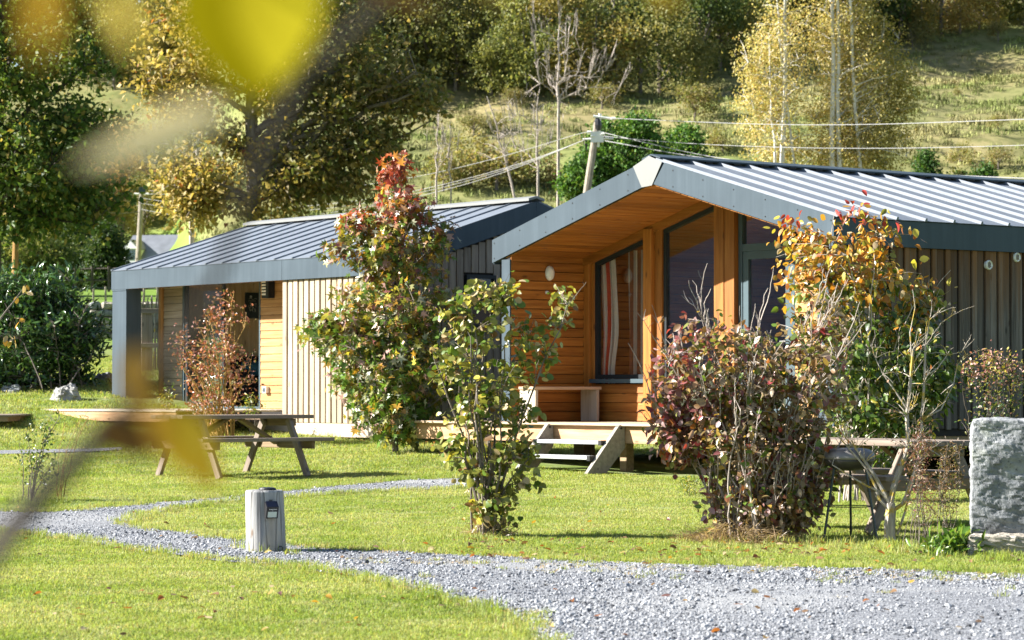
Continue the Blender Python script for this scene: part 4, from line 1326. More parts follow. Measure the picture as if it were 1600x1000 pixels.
m = MB(); m.tube([(.18 * math.cos(a), .18 * math.sin(a), .28) for a in [math.radians(200 + k * 20) for k in range(19)]], .004, 4); m.build('ring_brace', MT['black'], bbq)

# ------------------------------------------------------------------ stones
def M_stone(name, a, b, c, sc=4):
    q = NT(name)
    co = q.coord()
    f = q.noise(co, sc, 8, .65); f2 = q.noise(co, sc * 7, 6, .7); f3 = q.noise(co, sc * .5, 3)
    col = q.ramp(f, [(.35, a), (.5, b), (.65, c)])
    col = q.mix(q.ramp(f2, [(.56, (0, 0, 0)), (.66, (.8, .8, .8))]), col, tuple(x * .4 for x in a))
    col = q.mix(q.ramp(f3, [(.62, (0, 0, 0)), (.72, (.5, .5, .5))]), col, (.20, .23, .12))
    q.l(col, q.b.inputs['Base Color']); q.b.inputs['Roughness'].default_value = .9; q.b.inputs['Specular IOR Level'].default_value = .15
    q.bump(q.math('ADD', f, q.math('MULTIPLY', f2, .6)), .8, .02)
    return q.m
def noise3(P, f, seed, n=4):
    x, y, z = P[:, 0] * f, P[:, 1] * f, P[:, 2] * f
    return (fbm(x + 3.1 * z, y - 1.7 * z + 5, seed, n) + fbm(y * 1.3 + x * .4 + 7, z * 1.2 - x * .5, seed + 3, n) + fbm(z * 1.1 + 11, x * 1.2 + y * .6, seed + 7, n)) / 1.7
def rough_stone(name, dims, seed, amp, mat, bev=.05, cuts=30, parent=None, taper=0.0):
    bm = bmesh.new(); bmesh.ops.create_cube(bm, size=1)
    bmesh.ops.subdivide_edges(bm, edges=bm.edges[:], cuts=cuts, use_grid_fill=True)
    Q = np.array([v.co[:] for v in bm.verts]) * 2
    a = np.sort(np.abs(Q), 1)
    sh = 1 - bev * a[:, 1] ** 10 - bev * .7 * a[:, 0] ** 10 * a[:, 1] ** 10
    P = Q * sh[:, None] * .5 * np.array(dims)
    P[:, :2] *= (1 - taper * (Q[:, 2] * .5 + .5))[:, None]
    P[:, 2] += dims[2] / 2
    big = max(dims)
    nrm = unit_(Q ** 5 + 1e-6)
    d = noise3(P / big, 4, seed, 4) * amp + np.abs(noise3(P / big, 13, seed + 5, 3)) * amp * .55 + noise3(P / big, 40, seed + 9, 2) * amp * .22
    P = P + nrm * d[:, None]
    for v, p in zip(bm.verts, P): v.co = Vector(p)
    me = bpy.data.meshes.new(name); bm.to_mesh(me); bm.free(); me.materials.append(mat)
    return link(bpy.data.objects.new(name, me), parent)
def unit_(v): return v / np.linalg.norm(v, axis=1, keepdims=True)
ms = M_stone('grey_granite', (.10, .106, .112), (.20, .21, .22), (.32, .33, .338))
ms2 = M_stone('buff_stone', (.22, .20, .165), (.34, .31, .26), (.44, .40, .35))
sc_ = hit(1560, 862)
sy = 20.0; zx = float(ground(3.8, sy))
o = rough_stone('granite_slab', (.94, .26, .88), 5, .022, ms, .035, 64)
o.location = (at(1524, 700, sy)[0] + .46, sy + .1, zx + .115); o.rotation_euler = (0.03, 0, -.16)
tag(o, 'upright rough grey granite slab at the right edge of the lawn', 'stone')
o = rough_stone('footing_stone', (.98, .34, .20), 15, .04, ms2, .06, 26)
o.location = (at(1514, 860, sy)[0] + .49, sy, zx - .05); o.rotation_euler = (0, 0, -.12)
tag(o, 'low buff coloured stone block under the granite slab', 'stone')
rk = at(104, 612, 44.7)
o = rough_stone('boulder', (.46, .34, .21), 25, .09, M_stone('pale_boulder', (.22, .22, .205), (.34, .335, .315), (.42, .415, .40)), .07, 8, taper=.35)
o.location = (rk[0], 44.7, float(ground(rk[0], 44.7)) - .03); o.rotation_euler = (.05, -.12, .5)
tag(o, 'pale grey boulder lying on the grass before the laurel bush', 'stone')
rk = at(12, 617, 45.6)
o = rough_stone('boulder', (.34, .3, .12), 35, .07, ms, .05, 6, taper=.3)
o.location = (rk[0], 45.9, float(ground(rk[0], 45.9)) - .03)
tag(o, 'small flat grey boulder half hidden at the left foot of the laurel', 'stone')
rk = at(163, 596, 47.5)
o = rough_stone('boulder', (.34, .3, .16), 36, .07, ms, .05, 6, taper=.3)
o.location = (rk[0], 47.5, float(ground(rk[0], 47.5)) - .05)
tag(o, 'dark boulder in the shade between the laurel and the grey pillar', 'stone')

# ------------------------------------------------------------------ fences and wall behind the left cabin
# wattle of thin upright stakes, with a grey timber gate in front
y_ = 53.0
xa, xb = at(214, 560, y_)[0], at(330, 560, y_)[0]
fz = float(ground((xa + xb) / 2, y_))
o = thing('chestnut_fence', 'rustic fence of thin upright chestnut stakes behind the left terrace', 'fence', ((xa + xb) / 2, y_, fz))
x = xa; r_ = random.Random(3)
zt_ = at(230, 466, y_)[2] - fz
while x < xb:
    h = zt_ + r_.uniform(-.07, .06)
    m = MB(); xx = x - (xa + xb) / 2
    m.tube([(xx, 0, -.05), (xx + r_.uniform(-.03, .03), 0, h * .6), (xx + r_.uniform(-.05, .05), 0, h)], [.017, .016, .011], 5)
    m.build('stake', MT['bark_lichen'] if r_.random() < .3 else MT['bark'], o)
    x += r_.uniform(.035, .055)
for zz_ in (.35, 1.2):
    m = MB(); m.tube([(-(xb - xa) / 2, .025, zz_), ((xb - xa) / 2, .025, zz_ + .02)], .006, 4); m.build('wire', MT['steel'], o)
y_ = 51.5
o = thing('garden_gate', 'grey weathered timber gate posts and rails before the stake fence', 'gate', (at(233, 560, y_)[0], y_, float(ground(at(233, 560, y_)[0], y_))))
gz = o.location.z; xx0 = o.location.x
for px, w_ in ((226, .11), (234, .09)):
    x = at(px, 500, y_)[0] - xx0; zt2 = at(px, 484, y_)[2] - gz
    board('post', o, (x, 0, zt2 / 2), (0, 0, 1), (1, 0, 0), (zt2, w_, .07), MT['grey_clad'])
for py in (486, 540):
    z_ = at(240, py, y_)[2] - gz
    board('rail', o, (.55, -.06, z_), (1, 0, 0), (0, 0, 1), (1.5, .09, .035), MT['grey_clad'])
# dry stone wall
ws = MB(); y_ = 74.0
xa, xb = at(60, 500, y_)[0], at(420, 500, y_)[0]
o = thing('stone_wall', 'pale dry stone wall at the foot of the meadow', 'wall', ((xa + xb) / 2, y_, float(ground((xa + xb) / 2, y_))))
r_ = random.Random(8)
smesh = []
for i in range(8):
    bm = bmesh.new(); bmesh.ops.create_cube(bm, size=.86); bmesh.ops.bevel(bm, geom=bm.edges[:], offset=.16, segments=1, affect='EDGES')
    for v in bm.verts: v.co = v.co * r_.uniform(.85, 1.2) + Vector((r_.uniform(-.06, .06), 0, r_.uniform(-.08, .08)))
    me = bpy.data.meshes.new('stone'); bm.to_mesh(me); bm.free(); me.materials.append(ms if i % 3 else ms2); smesh.append(me)
m = MB(); m.box((-(xb - xa) / 2, .1, -.2), ((xb - xa) / 2, .45, .92)); m.build('core', MT['grey_clad'], o)
cnt = 0
x0_ = at(140, 500, y_)[0] - o.location.x; x1_ = at(262, 500, y_)[0] - o.location.x
rest = MB()
for row in range(5):
    x = -(xb - xa) / 2
    while x < (xb - xa) / 2:
        w_ = r_.uniform(.2, .42); z_ = row * .2 + .08
        if x0_ - .3 < x < x1_ and cnt < 290:
            s_ = bpy.data.objects.new('stone', smesh[r_.randrange(8)]); link(s_, o); cnt += 1
            s_.location = (x + w_ / 2, .08, z_); s_.scale = (w_ * 1.05, .4, .21 * r_.uniform(.9, 1.1)); s_.rotation_euler = (0, 0, r_.uniform(-.2, .2))
        x += w_
# wire fence with thin posts before the meadow
y_ = 88.0
pxs = (60, 100, 146, 165, 182, 205, 225, 246, 290)
o = thing('wire_fence', 'thin wire fence with slim grey posts along the meadow', 'fence', (at(165, 480, y_)[0], y_, float(ground(at(165, 480, y_)[0], y_))))
for px in pxs:
    x = at(px, 480, y_)[0]; g_ = float(ground(x, y_))
    m = MB(); m.tube([(x - o.location.x, 0, g_ - o.location.z - .1), (x - o.location.x, 0, g_ - o.location.z + 1.05)], .035, 6); m.build('fence_post', MT['pole'], o)
for h in (.3, .65, 1.0):
    m = MB(); m.tube([(at(p_, 480, y_)[0] - o.location.x, 0, float(ground(at(p_, 480, y_)[0], y_)) - o.location.z + h) for p_ in pxs], .008, 3); m.build('wire', MT['steel'], o)
y_ = 118.0
pxs = range(40, 290, 26)
o = thing('field_fence', 'dark post and rail fence below the clipped round trees', 'fence', (at(165, 450, y_)[0], y_, float(ground(at(165, 450, y_)[0], y_))))
pts = []
for px in pxs:
    x = at(px, 480, y_)[0]; g_ = float(ground(x, y_)); pts.append((x - o.location.x, 0, g_ - o.location.z))
    m = MB(); m.tube([pts[-1], (pts[-1][0], 0, pts[-1][2] + 1.1)], .06, 6); m.build('fence_post', MT['bark_dark'], o)
for h in (.5, 1.0):
    m = MB(); m.tube([(p_[0], 0, p_[2] + h) for p_ in pts], .035, 4); m.build('rail', MT['bark_dark'], o)
# low white wall glimpsed far behind the terrace gap
bw = at(236, 456, 128)
o = thing('white_wall', 'low white rendered wall glimpsed past the terrace pillar', 'wall', (bw[0], 128, float(ground(bw[0], 128))), -.5)
m = MB(); m.box((-1.9, -.12, -.2), (1.9, .12, .8)); m.build('wall', M_plain('white_render', (.62, .61, .58), .9, .1), o)
m = MB(); m.box((-1.95, -.17, .802), (1.95, .17, .86)); m.build('coping', M_plain('slate', (.10, .105, .12), .6, .3, 0, .2, 2), o)

# ------------------------------------------------------------------ far slate roofed house
hy = 228.0
hc = at(250, 400, hy)
slate = M_plain('blue_grey_slate', (.13, .14, .165), .45, .5, 0, .2, 1.2)
o = thing('slate_house', 'far off house with steep slate roof and white dormer', 'house', (hc[0], hy, float(ground(hc[0], hy))), -.25)
pxm = hy / F
zr, ze = at(250, 367, hy)[2] - o.location.z, at(250, 412, hy)[2] - o.location.z
hw = 45 * pxm
m = MB(); m.box((-hw + .3, -3.2, -1), (hw - .3, 3.2, ze)); m.build('wall', M_plain('white_render_far', (.6, .58, .55), .9, .1), o)
m = MB()
m.prism([(-3.7, ze - .2), (0, zr), (3.7, ze - .2), (3.7, ze - .45), (0, zr - .3), (-3.7, ze - .45)], ts, -hw, hw); rf = m.build('roof', slate, o)
m = MB(); m.prism([(-3.4, ze - .45), (0, zr - .35), (3.4, ze - .45)], ts, hw - .4, hw - .3); m.build('gable', M_plain('stone_gable', (.38, .36, .33), .9, .1, 0, .3, 2), o)
dxx = (228 + 9 - 250) * pxm - .0
dx_ = at(248, 400, hy)[0] - hc[0] - 1.1
wd = .62
zd0, zd1 = at(240, 409, hy)[2] - o.location.z, at(240, 391, hy)[2] - o.location.z
m = MB(); m.box((dx_ - wd, -3.4, zd0 - .4), (dx_ + wd, -1.2, zd1)); dm = m.build('dormer', M_plain('white_dormer', (.7, .7, .7), .7, .2), o)
m = MB(); m.prism([(dx_ - wd - .12, zd1 - .05), (dx_, zd1 + .75), (dx_ + wd + .12, zd1 - .05)], st, -3.45, -.6); m.build('dormer_roof', slate, dm)
m = MB(); m.prism([(dx_ - wd, zd1 - .02), (dx_, zd1 + .6), (dx_ + wd, zd1 - .02)], st, -3.48, -3.455); m.build('dormer_gable', M_plain('white_boards', (.7, .7, .7), .7, .2), dm)
m = MB(); m.box((dx_ - wd + .2, -3.43, zd0), (dx_ + wd - .2, -3.405, zd1 - .12)); m.build('window', MT['frame_blue'], dm)

# ------------------------------------------------------------------ utility poles and overhead lines
def pole(label, ptop, pbot_px, Y, r0, r1, mat, head):
    tp = at(*ptop, Y); bt = at(*pbot_px, Y)
    d = (bt - tp) / (tp[2] - bt[2])
    g_ = float(ground(bt[0], Y)); L = tp[2] - g_ + .2
    base = tp + d * L
    o = thing('utility_pole', label, 'utility pole', (base[0], Y, g_))
    m = MB(); m.tube([base - np.array(o.location), tp - np.array(o.location)], [r0, r1], 10); m.build('shaft', mat, o)
    return o, tp - np.array(o.location), tp
o, tp, TPa = pole('leaning grey utility pole with white insulators behind the right cabin gable', (933, 192), (917, 300), 85, .14, .105, MT['pole'], 1)
m = MB(); m.tube([tp + (.02, -.02, -.75), tp + (.09, -.02, .28)], .05, 6); m.build('top_bracket', MT['white'], o)
m = MB(); m.tube([tp + (-.12, -.05, .20), tp + (.45, -.05, .12)], .045, 6); m.build('crossarm', MT['white'], o)
m = MB(); m.box(tuple(tp + (-.2, -.16, -.62)), tuple(tp + (.2, -.12, -.28))); m.build('clamp_plate', MT['white'], o)
m = MB(); m.tube([tp + (-.45, -.12, -.52), tp + (.5, -.12, -.50)], .03, 5); m.build('crossarm', MT['white'], o)
m = MB(); m.lathe([(.1, -.16), (.12, 0), (.1, .14), (.04, .3)], 8, (tp[0] + .02, tp[1] - .02)); cp = m.build('cap', MT['black'], o); cp.location.z = tp[2] - .08
for k, (dx, dz) in enumerate(((-.25, -.30), (-.14, -.42), (.18, -.36), (.3, -.48), (.5, .12))):
    m = MB(); m.tube([tp + (dx - .06, -.14, dz), tp + (dx + .06, -.14, dz)], .05, 6); m.build('insulator', MT['white'], o)
o2, tp2, TPb = pole('slim pale utility pole beside the far slate roofed house', (221, 300), (216, 405), 150, .16, .12, MT['pole'], 1)
m = MB(); m.tube([tp2 + (-.4, 0, -.1), tp2 + (.4, 0, -.1)], .05, 5); m.build('crossarm', MT['white'], o2)
m = MB(); m.box(tuple(tp2 + (-.1, -.25, -.1)), tuple(tp2 + (.25, -.15, .25))); m.build('bracket', MT['steel'], o2)
o3, tp3, _ = pole('yellowish wooden utility pole among the trees at the left edge', (28, 268), (24, 400), 73, .085, .075, MT['pole_new'], 1)
wm = M_plain('weathered_cable', (.25, .25, .25), .6, .3)
wd_ = M_plain('dark_cable', (.03, .03, .032), .5, .4)
def wire(label, pts, Y0, Y1, r, mat, group=None):
    """overhead line: hangs between two distances; pts are the picture points it passes"""
    n = len(pts); P = []
    xs = [p_[0] for p_ in pts]
    for i, (px, py) in enumerate(pts):
        f = (px - xs[0]) / (xs[-1] - xs[0])
        P.append(at(px, py, Y0 + (Y1 - Y0) * f))
    # smooth
    P = np.array(P); t = np.linspace(0, 1, n); tt = np.linspace(0, 1, 40)
    Q = np.stack([np.interp(tt, t, P[:, k]) for k in range(3)], 1)
    for _ in range(12): Q[1:-1] = (Q[:-2] + Q[2:] + 2 * Q[1:-1]) / 4
    c = Q[0].copy()
    m = MB(); m.tube(list(Q - c), r * .78, 5)
    ob = m.build('overhead_wire', mat, None, True); ob.location = tuple(c)
    return tag(ob, label, 'overhead wire', group)
wire('uppermost overhead wire running right from the leaning pole', [(945, 184), (1000, 187), (1100, 191), (1200, 195), (1300, 195.5), (1400, 194), (1500, 190), (1600, 186.5), (1750, 181)], 85, 60, .013, wm)
wire('second overhead wire crossing the birch trees', [(938, 212), (1000, 219), (1100, 226), (1200, 230), (1300, 232), (1400, 232), (1500, 230), (1600, 227), (1750, 222)], 85, 60, .011, wm)
wire('bundled cable sloping down behind the right cabin ridge', [(938, 206), (1000, 221), (1060, 235), (1120, 247), (1200, 258), (1350, 268), (1600, 279), (1750, 284)], 85, 60, .015, wm)
wire('lower thick cable dipping behind the right cabin gable', [(940, 219), (1000, 230), (1060, 241), (1120, 250), (1200, 262), (1350, 277), (1600, 296)], 85, 62, .018, wm)
g_ = 'bundled cables between the two poles'
for k, (dy, rr, mt2) in enumerate(((0, .013, wm), (5, .011, wm), (11, .013, wm))):
    pts = [(925, 214), (870, 236), (800, 261 + dy * .6), (700, 288 + dy * .8), (600, 309 + dy), (500, 322 + dy * 1.3), (400, 327 + dy * 1.6), (330, 325 + dy * 1.8), (280, 319 + dy * 1.8), (219, 309 + dy * 1.6)]
    wire(('uppermost', 'middle', 'lowest')[k] + ' of three grey bundled cables sagging from the leaning pole to the far pole', pts, 85, 150, rr, mt2, g_)
wire('thin slack wire rising over the tree tops to the leaning pole', [(925, 205), (905, 208), (850, 226), (760, 252), (680, 271), (600, 286), (480, 300), (380, 306), (219, 303)], 85, 150, .012, wm)
for k, dy in enumerate((0, 7)):
    wire(('upper', 'lower')[k] + ' of two dark cables drooping left from the far pole into the oak', [(219, 311 + dy), (190, 305 + dy), (160, 298 + dy), (120, 292 + dy), (60, 285 + dy), (-60, 270 + dy)], 150, 110, .022, wd_, 'dark cables left of the far pole')
wire('low dark cable hanging beneath the golden hillside trees', [(216, 331), (190, 334), (165, 332), (140, 325), (110, 312), (60, 290), (-40, 250)], 150, 95, .022, wd_)
# ------------------------------------------------------------------ plants
def unit(v): return v / np.maximum(np.linalg.norm(v, axis=-1, keepdims=True), 1e-9)
T_OVATE = (np.array([(0, 0, 0), (0, .5, 0), (0, 1, 0), (-.25, .2, 0), (-.34, .48, 0), (-.22, .78, 0), (.25, .2, 0), (.34, .48, 0), (.22, .78, 0)]),
           np.array([(0, 1, 3), (3, 1, 4), (4, 1, 5), (5, 1, 2), (0, 6, 1), (6, 7, 1), (7, 8, 1), (8, 2, 1)]))
T_ROUND = (np.array([(0, 0, 0), (0, .5, 0), (0, 1, 0), (-.38, .12, 0), (-.47, .5, 0), (-.30, .84, 0), (.38, .12, 0), (.47, .5, 0), (.30, .84, 0)]), T_OVATE[1])
T_LANCE = (np.array([(0, 0, 0), (0, .5, 0), (0, 1, 0), (-.13, .2, 0), (-.17, .48, 0), (-.11, .78, 0), (.13, .2, 0), (.17, .48, 0), (.11, .78, 0)]), T_OVATE[1])
T_RHOMB = (np.array([(0, 0, 0), (.36, .5, 0), (0, 1, 0), (-.36, .45, 0)]), np.array([(0, 1, 2), (0, 2, 3)]))
_sv = [(0, 0)]
_lob = [(-.52, .12), (-.20, .28), (-.56, .58), (-.14, .50), (0, 1.0), (.14, .50), (.56, .58), (.20, .28), (.52, .12), (0, .0)]
T_STAR = (np.array([(0, .34, 0)] + [(x, y, 0) for x, y in _lob]), np.array([(0, (i + 1) % 10 + 1, i + 1) for i in range(10)]))
for T_, f_, c_ in ((T_OVATE, .25, .18), (T_ROUND, .2, .15), (T_LANCE, .3, .2), (T_RHOMB, .3, .2), (T_STAR, .15, .25)):
    T_[0][:, 2] = np.abs(T_[0][:, 0]) * f_ - (T_[0][:, 1] ** 2) * c_

def frames(d, nrm):
    """midrib direction d, approximate normal nrm -> orthonormal x, y, z"""
    y = unit(d); x = unit(np.cross(y, nrm)); z = np.cross(x, y)
    return x, y, z
def leaf_shape(n):
    """how strongly each leaf is folded and how broad it is"""
    r = np.random.default_rng(n)
    return r.uniform(-.6, 2.6, n), r.uniform(.62, 1.1, n)
def leaf_verts(T, P, d, nrm, s):
    tv, tf = T
    x, y, z = frames(d, nrm)
    zz, xx = leaf_shape(len(P))
    V = P[:, None, :] + s[:, None, None] * (tv[None, :, 0, None] * (x * xx[:, None])[:, None] + tv[None, :, 1, None] * y[:, None] + tv[None, :, 2, None] * (z * zz[:, None])[:, None])
    Fc = tf[None] + (np.arange(len(P)) * len(tv))[:, None, None]
    return V.reshape(-1, 3), Fc.reshape(-1, 3)
_leafmesh = {}
def single_leaf_mesh(T, key, mat):
    if (key, mat.name) not in _leafmesh:
        me = tri_mesh('leaf', T[0], T[1], mat, sm=True)
        _leafmesh[(key, mat.name)] = me
    return _leafmesh[(key, mat.name)]

def ell_samples(vols, n, rng, out=2.0):
    w = np.array([v[6] if len(v) > 6 else v[3] * v[4] for v in vols], float); w /= w.sum()
    pick = rng.choice(len(vols), n, p=w)
    P = np.zeros((n, 3)); U = np.zeros((n, 3))
    for i, v in enumerate(vols):
        k = np.where(pick == i)[0]
        if not len(k): continue
        c = at(v[0], v[1], v[2]); pm = v[2] / F
        R = np.array([v[3] * pm, v[5], v[4] * pm])
        d = unit(rng.normal(size=(len(k), 3))); r = rng.random(len(k)) ** (1 / (1 + out))
        U[k] = d * r[:, None]; P[k] = c + d * r[:, None] * R
    return P, U
def bez(a, c, b, n):
    t = np.linspace(0, 1, n)[:, None]
    return (1 - t) ** 2 * a + 2 * t * (1 - t) * c + t * t * b

def plant(name, label, cat, base, vols, nstem, ncl, nleaf, T, key, size, colour, bark, stem_r=.012, twig_r=.003,
          leafmat='leaf', parts=0, spread=.10, droop=.3, seed=0, group=None, stems=None, bare=None, out=1.5, stem_spread=.08,
          up=.5, split_wood=False, limb_n=8, sides=6, upbias=.6, twig_sides=3):
    rng = np.random.default_rng(seed)
    base = np.asarray(base, float)
    root = thing(name, label, cat, base, 0, group)
    wood = MB()
    S_ = []
    if stems is None:
        tips, _ = ell_samples(vols, nstem, rng, 3.0)
        for tp in tips:
            b = base + np.array([rng.normal(0, stem_spread), rng.normal(0, stem_spread), -.04])
            h = tp[2] - b[2]
            c = b + (tp - b) * np.array([.2, .2, 0]) + np.array([rng.normal(0, .06) * h, rng.normal(0, .06) * h, h * (.45 + .25 * rng.random())])
            L = bez(b, c, tp, 10)
            L[2:-1] += rng.normal(0, .008 * h, (7, 3))
            S_.append((L, stem_r * rng.uniform(.6, 1.15)))
    else:
        S_ = stems
    for L, r in S_:
        k = len(L)
        if isinstance(r, (tuple, list)): rr = np.linspace(r[0], r[1], k)
        else: rr = r * np.linspace(1, .28, k) ** .8
        wood.tube(list(L - base), list(rr), sides, cap=False)
    if bare:
        nb, hb, rb = bare           # bare switches standing above the crown
        tips, _ = ell_samples(vols, nb, rng, 4.0)
        allp = np.concatenate([L[3:] for L, r in S_])
        for tp in tips:
            q = allp[np.argmin(np.linalg.norm(allp - tp, axis=1))]
            lean = (q - base)[:2] * .22
            e = q + np.array([lean[0] + rng.normal(0, .06), lean[1] + rng.normal(0, .06) - .16, hb * rng.uniform(.5, 1.25)])
            mid = (q + e) / 2 + np.array([rng.normal(0, .025), rng.normal(0, .025), .02])
            L = bez(q, mid, e, 7); L[1:-1] += rng.normal(0, .012 * hb, (5, 3))
            wood.tube(list(L - base), list(np.linspace(rb, rb * .45, 7)), 4, cap=False)
            for j in range(rng.integers(0, 4)):
                a_ = L[rng.integers(2, 6)]; dv = np.array([rng.normal(0, .11), rng.normal(0, .11), rng.uniform(.08, .28)]) * hb
                wood.tube([a_ - base, a_ + dv * .5 + rng.normal(0, .01 * hb, 3) - base, a_ + dv - base], [rb * .6, rb * .5, rb * .3], 3, cap=False)
    C, U = ell_samples(vols, ncl, rng, out)
    allp = np.concatenate([L[2:] for L, r in S_])
    if len(allp) > 1500: allp = allp[::len(allp) // 1500 + 1]
    LP, LD = [], []
    for c, u in zip(C, U):
        dd = np.linalg.norm(allp - c, axis=1) + .9 * np.maximum(0, allp[:, 2] - c[2] + .02)
        q = allp[np.argmin(dd)]
        v = c - q; Ld = np.linalg.norm(v)
        mid = q + v * .5 + np.array([0, 0, .12 * Ld]) + rng.normal(0, .06 * Ld, 3)
        tw = bez(q, mid, c, 4)
        wood.tube(list(tw - base), list(np.linspace(twig_r * 1.4, twig_r * .6, 4)), twig_sides, cap=False)
        n = max(1, int(nleaf * rng.uniform(.6, 1.4)))
        t = 1 - rng.random(n) ** 1.3 * .7
        p = q + v * t[:, None] + (mid - (q + c) / 2) * (4 * t * (1 - t))[:, None] * .5 + rng.normal(0, spread, (n, 3)) * np.array([1, 1, .8])
        od = unit(v + rng.normal(0, .25, 3) * Ld)
        d = unit(od[None] * .6 + rng.normal(0, .65, (n, 3)) + np.array([0, 0, -droop]))
        LP.append(p); LD.append(d)
    LP = np.concatenate(LP); LD = np.concatenate(LD); n = len(LP)
    gz = ground(LP[:, 0], LP[:, 1]) + .02
    LP[:, 2] = np.maximum(LP[:, 2], gz)
    nrm = unit(rng.normal(0, .6, (n, 3)) + np.array([-.25, -.35, upbias]))
    s = rng.uniform(size[0], size[1], n)
    col = colour(LP, rng)
    wood_o = wood.build('stem' if stems is None else 'trunk', bark, root)
    if parts:
        ctr = base + np.array([0, 0, (LP[:, 2].mean() - base[2])])
        score = -(LP[:, 1] - ctr[1]) * 1.0 + s * 6 + rng.random(n) * .25
        order = np.argsort(-score)[:parts]
        me = single_leaf_mesh(T, key, MT[leafmat + '1'])
        x, y, z = frames(LD[order], nrm[order])
        zf, xf = leaf_shape(len(order) + 1)
        for j, i in enumerate(order):
            o = bpy.data.objects.new('leaf', me); COL.objects.link(o); o.parent = root
            M = Matrix((x[j] * s[i] * xf[j], y[j] * s[i], z[j] * s[i] * zf[j])).transposed().to_4x4(); M.translation = Vector(LP[i] - base)
            o.matrix_basis = M; o.color = (*[float(c) for c in col[i]], 1)
        keep = np.ones(n, bool); keep[order] = False
    else:
        keep = np.ones(n, bool)
    if keep.any():
        V, Fc = leaf_verts(T, LP[keep] - base, LD[keep], nrm[keep], s[keep])
        fo = link(bpy.data.objects.new('foliage', tri_mesh('foliage', V, Fc, MT[leafmat], tint=np.repeat(col[keep], len(T[0]), 0), sm=True)), root)
        fo['kind'] = 'stuff'
    return root

def palette(stops, jit=.25, by=None):
    """random mix of colours; stops: list of (weight, rgb); by(P)->array shifts weights"""
    cs = np.array([c for _, c in stops]); w = np.array([q for q, _ in stops], float); w /= w.sum()
    def f(P, rng):
        i = rng.choice(len(cs), len(P), p=w)
        return cs[i] * rng.uniform(1 - jit, 1 + jit, (len(P), 1))
    return f
def by_height(z0, z1, low, high, jit=.25):
    a, b = palette(low, jit), palette(high, jit)
    def f(P, rng):
        t = np.clip((P[:, 2] - z0) / (z1 - z0), 0, 1)
        k = rng.random(len(P)) < t
        return np.where(k[:, None], b(P, rng), a(P, rng))
    return f

GREEN, DKGREEN, OLIVE, YEL, GOLD = (.12, .20, .03), (.05, .095, .022), (.19, .20, .045), (.44, .39, .06), (.50, .29, .045)
BROWN, RUST, RED, PURP, TAN, PINK, ORANGE = (.23, .135, .065), (.36, .13, .035), (.40, .05, .045), (.22, .08, .085), (.50, .39, .23), (.48, .29, .26), (.58, .25, .035)

# hazel in front of the porch steps
b = hit(762, 838)
Yz = b[1]
hz = plant('hazel_bush', 'tall leggy hazel bush with round yellow green leaves before the deck steps', 'bush', b,
      [(768, 785, Yz, 48, 44, .24, 1.5), (772, 725, Yz, 62, 64, .28, 2.0), (765, 640, Yz, 72, 80, .32, 2.8), (720, 560, Yz, 50, 84, .3, 2.0), (738, 485, Yz, 56, 58, .28, 1.5), (800, 560, Yz, 52, 110, .28, 2.0),
       (876, 475, Yz, 30, 48, .2, .9), (795, 460, Yz, 30, 42, .2, .7), (856, 550, Yz, 30, 60, .2, .8), (820, 680, Yz, 40, 60, .22, .8), (704, 690, Yz, 22, 60, .2, .35), (832, 745, Yz, 24, 26, .15, .3)],
      22, 300, 8, T_ROUND, 'round', (.034, .078), palette([(3, GREEN), (3, OLIVE), (2.6, (.28, .29, .07)), (1.6, YEL), (1.6, TAN), (.6, BROWN)]), MT['bark'],
      .013, .0026, parts=300, spread=.036, droop=.45, seed=1, bare=(18, .22, .004), stem_spread=.05)
# purple leaved viburnum with many pale switches
b = hit(1165, 843)
Yv = b[1]
cv = by_height(-5, -4, [(1, GREEN)], [(1, GREEN)])
def vib_col(P, rng):
    left = smooth(1150, 1030, 800 + P[:, 0] / P[:, 1] * F)
    a = palette([(4, (.26, .095, .10)), (1.2, (.38, .06, .06)), (3, (.44, .29, .28)), (1, RUST), (1, OLIVE), (.8, BROWN)])(P, rng)
    b_ = palette([(3, (.30, .225, .14)), (2, BROWN), (2.2, (.42, .33, .24)), (1.8, OLIVE), (1.2, GREEN), (1.4, (.42, .28, .06)), (.8, (.24, .11, .10))])(P, rng)
    k = rng.random(len(P)) < (.12 + .75 * left)
    return np.where(k[:, None], a, b_)
plant('viburnum_bush', 'broad bush of purple brown crinkled leaves with bare pale switches', 'bush', b,
      [(1195, 775, Yv, 104, 58, .42, 3.4), (1240, 790, Yv, 56, 46, .34, 1.6), (1160, 660, Yv, 130, 90, .5, 4.2), (1105, 580, Yv, 92, 95, .45, 2.6), (1230, 590, Yv, 110, 110, .5, 3.6), (1290, 520, Yv, 60, 60, .35, .9),
       (1060, 660, Yv, 52, 70, .3, 1.3), (1250, 720, Yv, 70, 70, .4, 1.6), (1040, 690, Yv, 34, 30, .2, .4)],
      46, 900, 11, T_OVATE, 'ovate', (.036, .082), vib_col, MT['twig_pale'], .0105, .0028, parts=300, spread=.05, droop=.5, seed=2, bare=(210, .36, .0052), stem_spread=.14)
